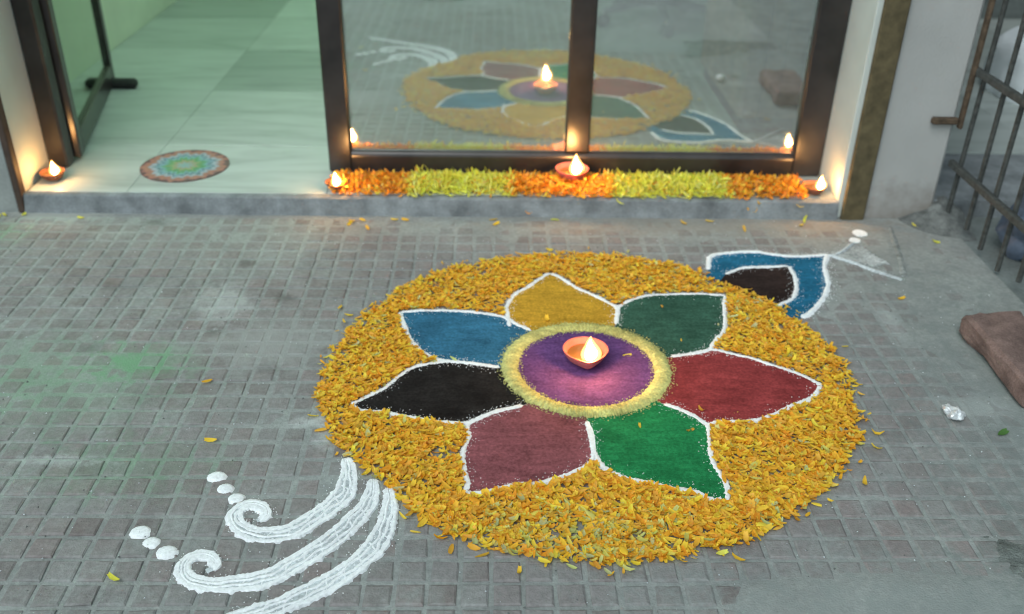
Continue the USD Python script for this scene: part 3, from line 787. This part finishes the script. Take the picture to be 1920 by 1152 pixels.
def powder_line(pts, w=0.0062, h=0.005, seed=0, crumbs=1.0, z=0.001, lump=0.62):
    """A hand-poured line of powder: domed, uneven in width and height, with stray grains beside it."""
    c = catmull(pts, 0.0035)
    d = np.gradient(c, axis=0)
    nn = np.stack([-d[:, 1], d[:, 0]], 1) / (np.linalg.norm(d, axis=1, keepdims=True) + 1e-9)
    r = np.random.default_rng(seed)
    k = np.arange(len(c))
    wl = w * (1 + lump * 2 * (noise2(c[:, 0] * 1.0, c[:, 1], 45, seed) - 0.5) + r.normal(0, 0.20, len(c)))
    wr = w * (1 + lump * 2 * (noise2(c[:, 0] * 1.0, c[:, 1], 45, seed + 11) - 0.5) + r.normal(0, 0.20, len(c)))
    hh = h * (0.7 + 0.8 * noise2(c[:, 0], c[:, 1], 60, seed + 5))
    end = np.minimum(1, np.minimum(k, k[::-1]) / 3 + 0.35)
    V = []
    off = [(-1.0, 0.0), (-0.62, 0.75), (0.0, 1.0), (0.62, 0.75), (1.0, 0.0)]
    for o, zz in off:
        ww = np.where(o < 0, wl, wr) * end
        V.append(np.c_[c + nn * (o * ww)[:, None], z - 0.004 * (zz == 0) + hh * zz * end])
    V = np.stack(V, 1).reshape(-1, 3)
    F = []
    for i in range(len(c) - 1):
        for j in range(4):
            a = i * 5 + j
            F += [(a, a + 5, a + 6), (a, a + 6, a + 1)]
    m = trimesh.Trimesh(V, np.array(F), process=False)
    m.invert() if m.face_normals[:, 2].mean() < 0 else None
    if crumbs:
        m = cat_mesh([m, grains(edge_points(LineString(c), int(LineString(c).length * 1500 * crumbs), w * 1.45, seed + 3), 0.0013, seed)])
    return m


rangoli = thing("rangoli", "flower rangoli of seven coloured powder petals round a purple disc", "rangoli")
ringo, ringi = 0.200, 0.156
polys = {}
LBL = {"yellow": "mustard yellow powder petal pointing to the glass", "blue": "blue powder petal", "black": "black powder petal", "mauve": "dusky mauve powder petal", "green": "bright green powder petal", "red": "dark red powder petal", "dark_green": "dark bottle green powder petal"}
for s, (name, (pts, tip)) in enumerate(T.items()):
    a, b = catmull(pts[: tip + 1]), catmull(pts[tip:])
    outl = np.vstack([a, b[1:]])
    poly = Polygon(np.vstack([outl, [[CX * 0.5 + pts[-1][0] * 0.5, CY * 0.5 + pts[-1][1] * 0.5], [CX * 0.5 + pts[0][0] * 0.5, CY * 0.5 + pts[0][1] * 0.5]]])).buffer(0)
    poly = poly if poly.geom_type == "Polygon" else max(poly.geoms, key=lambda q: q.area)
    polys[name] = poly
    vis = poly.difference(Point(CX, CY).buffer(ringo - 0.015)).buffer(-0.002)
    vis = vis if vis.geom_type == "Polygon" else max(vis.geoms, key=lambda q: q.area)
    p = obj("powder_petal", slab(fuzzy(vis, 0.0015, s), -0.004, 0.0020 + 0.0002 * s), M_petalcol[name], rangoli, label=LBL[name])
    for q, stroke in enumerate((pts[: tip + 1], pts[tip:])):
        obj("white_outline", powder_line(stroke, 0.0076, 0.0032, s * 10 + q), M_white, p, smooth=50)

# the yellow ring is heaped and frayed at both edges, the purple disc lies inside it
obj("powder_disc", slab(fuzzy(Point(CX, CY).buffer(ringi + 0.006, 96), 0.002, 31), -0.004, 0.0030), M_purple, rangoli, label="purple powder disc under the centre lamp")


def ring_mesh():
    n, m = 720, 9
    V, F = [], []
    r = np.random.default_rng(3)
    for k in range(n):
        a = 2 * PI * k / n
        ca, sa = math.cos(a), math.sin(a)
        ro = ringo + 0.0045 * (float(noise2(ca * 6, sa * 6, 3, 1)) - 0.5) * 2 + r.normal(0, 0.0021)
        ri = ringi + 0.0045 * (float(noise2(ca * 6, sa * 6, 3, 2)) - 0.5) * 2 + r.normal(0, 0.0021)
        for j in range(m):
            t = j / (m - 1)
            rr = ri + (ro - ri) * t
            z = 0.0015 + 0.0085 * (math.sin(PI * t) ** 0.7 if 0 < j < m - 1 else -0.5) * (0.75 + 0.5 * r.random())
            V.append((CX + rr * ca, CY + rr * sa, z))
    for k in range(n):
        for j in range(m - 1):
            a, b = k * m + j, ((k + 1) % n) * m + j
            F += [(a, a + 1, b + 1), (a, b + 1, b)]
    g1 = [(CX + rr * math.cos(a), CY + rr * math.sin(a)) for rr, a in zip(np.r_[r.normal(ringo, 0.005, 1500), r.normal(ringi, 0.004, 1300)], r.uniform(0, 2 * PI, 2800))]
    return cat_mesh([trimesh.Trimesh(np.array(V), np.array(F), process=False), grains(g1, 0.0017, 5, 0.005)])


obj("powder_ring", ring_mesh(), M_ring, rangoli, smooth=35, label="frayed pale yellow ring round the purple disc")


# petals ---------------------------------------------------------------
def petals(xy, z, L, Wd, yaw, tilt, roll, colors, seed, curl=0.25):
    """Loose petals as one mesh: each a strip of three bent quads wide in the middle, notched at the tip. Returns mesh and colours."""
    r = np.random.default_rng(seed)
    n = len(xy)
    ts = np.array([0.0, 0.30, 0.68, 1.0])
    ws = np.array([0.28, 0.85, 1.0, 0.62])
    k = curl * r.normal(1.0, 0.7, n)
    V = np.zeros((n, 12, 3))
    for i, (t, w) in enumerate(zip(ts, ws)):
        for j, o in enumerate((-1, 0, 1)):
            V[:, i * 3 + j, 0] = L * (t - 0.5 - (0.05 if (i == 3 and o == 0) else 0))
            V[:, i * 3 + j, 1] = Wd * w * o * 0.5
            V[:, i * 3 + j, 2] = L * k * (t - 0.5) ** 2 * 2 + Wd * 0.22 * abs(o) * np.sign(k + 1e-6)
    cr, sr_ = np.cos(roll)[:, None], np.sin(roll)[:, None]
    V = np.stack([V[..., 0], V[..., 1] * cr - V[..., 2] * sr_, V[..., 1] * sr_ + V[..., 2] * cr], -1)
    ct, st = np.cos(tilt)[:, None], np.sin(tilt)[:, None]
    V = np.stack([V[..., 0] * ct - V[..., 2] * st, V[..., 1], V[..., 0] * st + V[..., 2] * ct], -1)
    cy, sy = np.cos(yaw)[:, None], np.sin(yaw)[:, None]
    V = np.stack([V[..., 0] * cy - V[..., 1] * sy + xy[:, :1], V[..., 0] * sy + V[..., 1] * cy + xy[:, 1:2], V[..., 2]], -1)
    low = V[..., 2].min(1)
    V[..., 2] += (np.maximum(z, 0.0015) - low)[:, None]
    f = []
    for i in range(3):
        for j in range(2):
            a = i * 3 + j
            f += [(a, a + 3, a + 4), (a, a + 4, a + 1)]
    F = (np.array(f)[None] + 12 * np.arange(n)[:, None, None]).reshape(-1, 3)
    C = np.repeat(colors, 12, 0) * np.tile(np.repeat([1.06, 1.0, 0.98, 0.92], 3), n)[::-1, None]
    return trimesh.Trimesh(V.reshape(-1, 3), F, process=False), C


ORANGE = np.array([[0.78, 0.37, 0.018], [0.80, 0.42, 0.022], [0.74, 0.30, 0.012], [0.82, 0.48, 0.03], [0.72, 0.36, 0.03], [0.84, 0.44, 0.02], [0.60, 0.29, 0.02]])
ORANGE = np.minimum(ORANGE * [1.25, 1.38, 2.4], 0.93)
PALE = np.array([[0.66, 0.62, 0.16], [0.62, 0.64, 0.22], [0.74, 0.62, 0.12], [0.60, 0.60, 0.28]])
LEMON = np.array([[0.86, 0.82, 0.10], [0.89, 0.84, 0.14], [0.80, 0.80, 0.10], [0.90, 0.80, 0.12], [0.84, 0.84, 0.26]])
DEEP = ORANGE * [1.0, 0.76, 0.8]


def pick(pal, n, r, sd=0.09):
    c = pal[r.integers(0, len(pal), n)]
    return np.clip(c * (1 + r.normal(0, sd, (n, 1))) * (1 + r.normal(0, 0.04, (n, 3))), 0.005, 0.92)


covered = unary_union([p.buffer(0.0075) for p in polys.values()] + [Point(CX, CY).buffer(ringo + 0.002)])
r = np.random.default_rng(21)
bed_xy = []
N_BED = 18000
while len(bed_xy) < N_BED:
    a = r.uniform(0, 2 * PI, 8000)
    rad = 0.66 * np.sqrt(r.uniform(0, 1, 8000))
    x, y = 0.005 + rad * np.cos(a), -0.013 + rad * np.sin(a)
    edge = 0.600 + 0.030 * (noise2(np.cos(a) * 2 + 5, np.sin(a) * 2 + 5, 2.2, 4) - 0.5) * 2 + 0.012 * (noise2(np.cos(a) * 2 + 5, np.sin(a) * 2 + 5, 12, 4) - 0.5) * 2
    edge = edge + 0.016 * np.exp(-((a - 4.5) / 0.5) ** 2)
    ok = (rad < edge + np.abs(r.normal(0, 0.016, 8000)) * (r.random(8000) < 0.16)) & ((rad < edge - 0.035) | (r.random(8000) < 0.72))
    thin = noise2(x, y, 16, 14)
    ok &= r.random(8000) < np.clip(0.28 + 1.6 * (thin - 0.28), 0.12, 1)
    pts = np.c_[x, y][ok]
    inside = shapely.contains_xy(covered, pts[:, 0], pts[:, 1])
    keep = ~inside | (r.random(len(pts)) < 0.0007)
    bed_xy += pts[keep].tolist()
bed_xy = np.array(bed_xy[:N_BED])
n = len(bed_xy)
L = r.uniform(0.009, 0.025, n) * (1.04 - 0.16 * bed_xy[:, 1]); Wd = L * r.uniform(0.24, 0.50, n)
z = 0.001 + 0.007 * r.random(n) ** 1.2
yaw = r.uniform(0, 2 * PI, n); tilt = r.normal(0, 0.11, n); roll = r.normal(0, 0.18, n)
col = pick(ORANGE, n, r)
palep = 0.04 + 0.45 * np.exp(-(((bed_xy[:, 0] + 0.08) / 0.16) ** 2 + ((bed_xy[:, 1] + 0.57) / 0.07) ** 2)) + 0.15 * np.exp(-(((bed_xy[:, 0] - 0.42) / 0.06) ** 2 + ((bed_xy[:, 1] - 0.27) / 0.06) ** 2))
pal = r.random(n) < palep
col[pal] = pick(PALE, int(pal.sum()), r)
bedt = thing("petal_bed", "broad ring of loose orange marigold petals strewn round the powder flower", "flower petals")
pp, dep = project(np.c_[bed_xy, z])
rank = np.argsort(np.where(z > 0.0045, dep, dep + 5))
one = np.zeros(n, bool); one[rank[:300]] = True
def make_petals(sel, seed):
    return petals(bed_xy[sel], z[sel], L[sel], Wd[sel], yaw[sel], tilt[sel], roll[sel], col[sel], seed)
m, c = make_petals(~one, 1)
obj("petals", m, M_petal, bedt, smooth=True, kind="stuff", col=c)
for k in rank[:300]:
    s = np.zeros(n, bool); s[k] = True
    m, c = make_petals(s, int(k))
    obj("petal", m, M_petal, bedt, smooth=True, col=c)

# stray petals on the paving
STRAY = [[-0.607, 0.268], [-0.859, -0.069], [-0.796, -0.28], [-0.863, -0.663], [0.221, -0.615], [0.196, -0.60], [0.248, -0.564], [0.869, 0.336], [0.60, -0.25], [0.58, -0.298], [1.10, 0.68], [1.08, 0.79], [0.543, 0.751], [0.52, -0.407], [-0.289, -0.592], [-0.31, -0.565],
         [-0.651, 0.773], [-0.592, 0.744], [-0.518, 0.806], [-0.216, 0.812], [0.45, 0.814], [-0.646, 0.792], [-0.615, 0.804], [-0.485, 0.807], [-0.208, 0.782], [-0.027, 0.816], [0.367, 0.80], [0.728, 0.79], [-1.645, 0.818], [-1.715, 0.805], [-1.70, 0.815], [-1.465, 0.80]]
for k, (x, y) in enumerate(STRAY):
    lem = k in (3, 5, 10, 11, 28, 29, 30, 31, 25)
    cc = pick(LEMON if lem else ORANGE, 1, r)
    m, c = petals(np.array([[x, y]]), np.array([0.002]), np.array([0.026]), np.array([0.0095]), r.uniform(0, 6.28, 1), r.normal(0, 0.15, 1), r.normal(0, 0.3, 1), cc, 100 + k)
    if y > 0.7 and x > -1.0:
        lb, gp = "stray marigold petal fallen on the dusty paving along the foot of the door step", "petals fallen along the foot of the step"
    elif y > 0.7:
        lb, gp = "yellow petal lying at the foot of the grey pier left of the doorway", "petals at the foot of the grey pier"
    elif x < -0.7:
        lb, gp = "single yellow petal lying on the bare paving left of the rangoli", "single petals on the bare paving left"
    else:
        lb, gp = "stray orange petal lying just outside the edge of the petal ring", "stray petals just outside the petal ring"
    obj("stray_petal", m, M_petal, smooth=True, col=c, label=lb, cat="petal", group=gp)
m, c = petals(np.array([[0.871, -0.246]]), np.array([0.002]), np.array([0.03]), np.array([0.014]), np.array([0.5]), np.array([0.1]), np.array([0.2]), np.array([[0.09, 0.2, 0.05]]), 5)
obj("leaf_scrap", m, M_petal, smooth=True, col=c, label="small green leaf scrap on the paving below the silvery wrapper", cat="leaf")

# petal bands along the threshold
BANDS = [(-0.700, -0.470, "o", "orange petal band at the left end of the sill beside the stile lamp"), (-0.470, -0.165, "y", "lemon yellow petal band on the sill under the left pane"), (-0.165, 0.150, "o", "orange petal band in the middle of the sill under the mullion lamp"),
         (0.150, 0.520, "y", "lemon yellow petal band on the sill under the right pane"), (0.520, 0.750, "o", "orange petal band at the right end of the sill beside the white reveal")]
for k, (x0, x1, kind, lb) in enumerate(BANDS):
    r = np.random.default_rng(50 + k)
    n2 = int((x1 - x0) * (4600 if kind == "y" else 3600))
    x = r.uniform(x0 - 0.012, x1 + 0.012, n2)
    t = r.beta(1.5, 1.5, n2)
    y = 0.850 + 0.172 * t + 0.012 * (noise2(x, t * 0, 40, k) - 0.5)
    over = r.random(n2) < 0.05
    y = y - over * np.abs(r.normal(0, 0.016, n2))
    hz = 0.026 * (0.45 + 1.1 * noise2(x, t * 0.17, 38, k + 7)) * np.sin(PI * np.clip(t, 0.02, 0.98)) ** 0.7
    zz = SILL_Z + 0.001 + hz * r.random(n2)
    zz = np.where(y < 0.842, np.maximum(0.004, SILL_Z - 0.01 - 2.0 * (0.842 - y)), zz)
    if kind == "y":
        Lb = r.uniform(0.020, 0.038, n2); Wb = Lb * r.uniform(0.12, 0.2, n2); pal_ = LEMON
    else:
        Lb = r.uniform(0.016, 0.028, n2); Wb = Lb * r.uniform(0.25, 0.42, n2); pal_ = DEEP
    m, c = petals(np.c_[x, y], zz, Lb, Wb, r.uniform(0, 6.28, n2), r.normal(0, 0.45, n2), r.normal(0, 0.6, n2), np.where((r.random(n2) < 0.06)[:, None], pick(DEEP if kind == "y" else LEMON, n2, r), pick(pal_, n2, r)), 60 + k, curl=0.5)
    bt = thing("petal_band", lb, "petal band")
    obj("petals", m, M_petal, bt, smooth=True, kind="stuff", col=c)

gr_ = np.random.default_rng(77)
gp_ = np.c_[gr_.uniform(-2.0, 1.15, 1500), gr_.uniform(-0.9, 0.83, 1500)]
gp_ = gp_[np.hypot(gp_[:, 0] - 0.005, gp_[:, 1] + 0.013) > 0.62]
gw = gr_.random(len(gp_)) < 0.45
obj("grit", grains(gp_[gw], 0.0024, 8, 0.0004), M_debris, kind="stuff", label="dark grit and crumbs scattered over the paving", cat="grit")
obj("powder_crumbs", grains(gp_[~gw], 0.0018, 9, 0.0004), M_smear, kind="stuff", label="pale spilt powder crumbs scattered over the paving", cat="powder")

# ------------------------------------------------------------------ leaf motif at upper right
leaf = thing("powder_leaf", "teal powder leaf with a dark heart and white outline behind the petal ring", "powder leaf")
LO = [[0.386, 0.495], [0.409, 0.575], [0.468, 0.599], [0.54, 0.607], [0.59, 0.591], [0.646, 0.579], [0.703, 0.583], [0.751, 0.594], [0.719, 0.52], [0.702, 0.434], [0.68, 0.374], [0.639, 0.304], [0.599, 0.254], [0.573, 0.235]]
LI = [[0.427, 0.467], [0.484, 0.503], [0.547, 0.511], [0.617, 0.518], [0.617, 0.461], [0.601, 0.382], [0.574, 0.329], [0.528, 0.294]]
po = Polygon(np.vstack([catmull(LO[:8]), catmull(LO[7:])[1:], [[0.50, 0.22], [0.36, 0.42]]])).buffer(0).difference(Point(0.005, -0.013).buffer(0.585))
pi = Polygon(np.vstack([catmull(LI[:4]), catmull(LI[3:])[1:], [[0.46, 0.30], [0.40, 0.42]]])).buffer(0).difference(Point(0.005, -0.013).buffer(0.585))
big = lambda q: q if q.geom_type == "Polygon" else max(q.geoms, key=lambda s_: s_.area)
obj("teal_field", slab(fuzzy(big(po), 0.0015, 71), -0.004, 0.0020), M_teal, leaf)
obj("dark_heart", slab(fuzzy(big(pi), 0.0015, 72), -0.004, 0.0026), M_umber, leaf)
for q, s_ in enumerate((LO[:8], LO[7:])):
    obj("white_outline", powder_line(s_, 0.0085, 0.004, 80 + q), M_white, leaf, smooth=50)
for q, s_ in enumerate((LI[:4], LI[3:])):
    obj("inner_outline", powder_line(s_, 0.0075, 0.0038, 84 + q), M_white, leaf, smooth=50)
obj("tail_line", powder_line([[0.751, 0.594], [0.792, 0.561], [0.831, 0.519], [0.871, 0.481], [0.913, 0.444]], 0.0075, 0.004, 90), M_smear, leaf, smooth=50)
obj("tail_line", powder_line([[0.76, 0.584], [0.802, 0.619], [0.851, 0.673]], 0.006, 0.004, 91), M_smear, leaf, smooth=50)
obj("faint_line", powder_line([[1.001, 0.787], [0.973, 0.657], [0.95, 0.554], [0.926, 0.463]], 0.010, 0.002, 92), M_faint, leaf, smooth=50)
obj("smeared_patch", slab(fuzzy(Polygon([[0.765, 0.580], [0.80, 0.606], [0.835, 0.655], [0.852, 0.672], [0.872, 0.650], [0.880, 0.60], [0.905, 0.548], [0.872, 0.530], [0.85, 0.515], [0.822, 0.548], [0.79, 0.556]]), 0.016, 93, s=32), -0.004, 0.0018), M_faint2, leaf)
for x, y, rr in ((0.893, 0.739, 0.022), (0.862, 0.690, 0.016)):
    obj("dot", slab(fuzzy(Point(x, y).buffer(rr), 0.003, 95), -0.004, 0.003), M_white, leaf)

# ------------------------------------------------------------------ white flourishes at lower left
C1 = [[-0.513, -0.335], [-0.504, -0.358], [-0.498, -0.401], [-0.501, -0.444], [-0.524, -0.482], [-0.55, -0.514], [-0.576, -0.541], [-0.604, -0.552], [-0.638, -0.553], [-0.667, -0.542], [-0.69, -0.519], [-0.695, -0.497], [-0.682, -0.477], [-0.661, -0.474], [-0.642, -0.487], [-0.638, -0.507], [-0.651, -0.518]]
C2 = [[-0.449, -0.399], [-0.448, -0.43], [-0.452, -0.473], [-0.473, -0.518], [-0.498, -0.557], [-0.53, -0.595], [-0.563, -0.627], [-0.603, -0.659], [-0.646, -0.671], [-0.69, -0.675], [-0.727, -0.667], [-0.749, -0.648], [-0.754, -0.628], [-0.745, -0.61], [-0.726, -0.604], [-0.705, -0.616], [-0.699, -0.634], [-0.711, -0.644]]
C3 = [[-0.417, -0.424], [-0.409, -0.473], [-0.412, -0.532], [-0.428, -0.587], [-0.458, -0.632], [-0.493, -0.667], [-0.533, -0.697], [-0.573, -0.723], [-0.616, -0.741], [-0.668, -0.765], [-0.734, -0.800], [-0.80, -0.835], [-0.85, -0.86]]


def flourish(pts, width, label, dots, seed):
    f = thing("white_flourish", label, "white flourish")
    c = catmull(pts, 0.004)
    d = np.gradient(c, axis=0)
    nn = np.stack([-d[:, 1], d[:, 0]], 1) / (np.linalg.norm(d, axis=1, keepdims=True) + 1e-9)
    s = np.r_[0, np.cumsum(np.linalg.norm(np.diff(c, axis=0), axis=1))]
    t = s / s[-1]
    hw = width * (1 + 0.12 * (noise2(c[:, 0], c[:, 1], 22, seed) - 0.5)) * np.interp(t, [0, 0.06, 0.2, 0.45, 0.62, 0.8, 1.0], [0.28, 0.6, 1.0, 1.0, 0.85, 0.52, 0.30])
    r = np.random.default_rng(seed)
    # thin smeared wash under the strands
    V, F = [], []
    for i in range(len(c)):
        for o in (-1, 0, 1):
            V.append((*(c[i] + nn[i] * o * hw[i] * (1 + r.normal(0, 0.06))), 0.0016 if o == 0 else 0.0012))
    for i in range(len(c) - 1):
        for j in range(2):
            a = i * 3 + j
            F += [(a, a + 3, a + 4), (a, a + 4, a + 1)]
    m = trimesh.Trimesh(np.array(V), np.array(F), process=False)
    m.invert() if m.face_normals[:, 2].mean() < 0 else None
    obj("wash", m, M_smear, f)
    for q, o in enumerate((-0.92, -0.32, 0.32, 0.92)):
        ph = r.uniform(0, 6)
        wig = 0.10 * hw * np.sin(s * 120 + ph) + 0.10 * hw * np.sin(s * 47 + ph * 2)
        line = c + nn * (o * hw + (wig if abs(o) < 0.5 else 0.35 * wig))[:, None]
        obj("strand", powder_line(line[::3], width * (0.36 if abs(o) > 0.5 else 0.22), 0.0021, seed + q, z=0.0010, lump=0.4, crumbs=0.22), M_white, f, smooth=50)
    # short cross strokes between the strands
    for i in range(10, len(c) - 8, 9):
        a, b = c[i] - nn[i] * hw[i] * 0.9, c[min(i + 5, len(c) - 1)] + nn[min(i + 5, len(c) - 1)] * hw[min(i + 5, len(c) - 1)] * 0.9
        obj("cross_stroke", powder_line([a, b], width * 0.12, 0.0016, seed + i, crumbs=0, z=0.0008), M_white, f, smooth=50)
    for k, (x, y, rx, ry) in enumerate(dots):
        n_, mrow = 40, 5
        V, F = [(x, y, 0.0036)], []
        for j in range(1, mrow + 1):
            for q in range(n_):
                th = 2 * PI * q / n_
                tt = j / mrow
                e = 1 + r.normal(0, 0.025)
                V.append((x + rx * tt * math.cos(th) * e, y + ry * tt * math.sin(th) * e, 0.0036 * (1 - tt**2.6) - 0.003 * (j == mrow) + r.normal(0, 0.0003) - 0.0010 * math.exp(-((tt * 3) ** 2))))
        F += [(0, 1 + q, 1 + (q + 1) % n_) for q in range(n_)]
        for j in range(mrow - 1):
            for q in range(n_):
                a, b = 1 + j * n_ + q, 1 + j * n_ + (q + 1) % n_
                F += [(a, a + n_, b + n_), (a, b + n_, b)]
        obj("dot", trimesh.Trimesh(np.array(V), np.array(F), process=False), M_white, f, smooth=50)
    return f


flourish(C1, 0.0185, "upper white curl with a spiral end and three dots left of the petal ring", [(-0.756, -0.392, 0.021, 0.017), (-0.731, -0.427, 0.018, 0.016), (-0.703, -0.455, 0.018, 0.016)], 200)
flourish(C2, 0.0185, "middle white curl with a spiral end and three dots, between two other white curls", [(-0.855, -0.546, 0.021, 0.018), (-0.827, -0.573, 0.018, 0.015), (-0.793, -0.596, 0.021, 0.017)], 300)
flourish(C3, 0.0180, "lowest white curl, running out of the picture at its bottom edge", [], 400)


# ------------------------------------------------------------------ oil lamps
def diya_parts(root, clay):
    R, H = 0.053, 0.036
    prof_o = [(0.020, 0.0), (0.026, 0.001), (0.040, 0.012), (0.050, 0.026), (0.053, 0.0345), (0.0535, 0.0365)]
    prof_i = [(0.0515, 0.0368), (0.0485, 0.0345), (0.045, 0.026), (0.034, 0.013), (0.018, 0.007), (0.0, 0.006)]
    b = lathe([(0.0, 0.0)] + prof_o + prof_i, 48)
    V = np.array(b.vertices)
    # pinched spout towards -y
    a = np.arctan2(V[:, 0], -V[:, 1])
    rr = np.hypot(V[:, 0], V[:, 1])
    w = np.exp(-(a / 0.42) ** 2) * smooth01(0.015, 0.05, rr)
    V[:, 1] -= 0.013 * w
    V[:, 2] += 0.004 * w * (V[:, 2] > 0.02)
    V[:, 0] *= 1 - 0.10 * np.exp(-(a / 0.9) ** 2) * smooth01(0.02, 0.05, rr) * (np.abs(a) < 1.2)
    obj("bowl", trimesh.Trimesh(V, b.faces, process=False), clay, root, smooth=50)
    o = trimesh.creation.cylinder(0.042, 0.002, sections=40)
    o.apply_translation((0, 0, 0.0225))
    obj("oil", o, M_oil, root)
    wk = obj("wick", tube([(0.0, 0.012, 0.024), (0.002, -0.02, 0.027), (0.0, -0.044, 0.038), (0.0, -0.056, 0.044)], [0.0022, 0.0026, 0.0026, 0.002], 8), M_wick, root, smooth=50)
    zs = 1.35 * np.array([0.0, 0.003, 0.008, 0.013, 0.019, 0.026, 0.033, 0.039, 0.043])
    rs = 1.60 * np.array([0.0015, 0.0055, 0.0082, 0.0088, 0.0078, 0.0056, 0.0034, 0.0014, 0.0002])
    fl = lathe(list(zip(rs, zs)), 20)
    fl.apply_translation((0.0, -0.054, 0.040))
    FV = np.array(fl.vertices); q_ = FV[:, 2] - 0.040
    FV[:, 0] += 0.0035 * np.sin(q_ * 90.0) + 0.05 * q_
    FV[:, 1] += -0.10 * q_
    ol = lathe(list(zip(np.r_[0.002, 1.75 * rs[1:-1], 0.0005], zs * 1.22)), 24)  # added translucent shell imitating the glow around the flame
    OV = np.array(ol.vertices) + [0.0, -0.054, 0.037]
    q2 = OV[:, 2] - 0.040
    OV[:, 0] += 0.0035 * np.sin(q2 * 75.0) + 0.05 * q2
    OV[:, 1] += -0.10 * q2
    obj("glow_shell", trimesh.Trimesh(OV, ol.faces, process=False), M_aura, wk, smooth=True)
    obj("flame", trimesh.Trimesh(FV, fl.faces, process=False), M_flame, wk, smooth=True)


d0 = thing("oil_lamp", "lit red clay lamp burning at the centre of the rangoli", "oil lamp", (0.001, 0.022, 0.003), 0.05)
diya_parts(d0, M_clayred)
dup(d0, "lit red clay lamp on the petal band in front of the mullion", (0.032, 0.972, SILL_Z + 0.014), 0.10, 1.0)
d1 = thing("clay_lamp", "lit brown clay lamp on the sill corner at the foot of the left glass stile", "oil lamp", (-0.700, 0.905, SILL_Z), 0.05, 0.72)
diya_parts(d1, M_clay)
dup(d1, "lit brown clay lamp against the white reveal right of the petal bands", (0.790, 0.912, SILL_Z), 0.1, 0.72)
dup(d1, "lit brown clay lamp on the marble sill at the foot of the left white reveal", (-1.600, 0.965, SILL_Z), 0.6, 0.72)
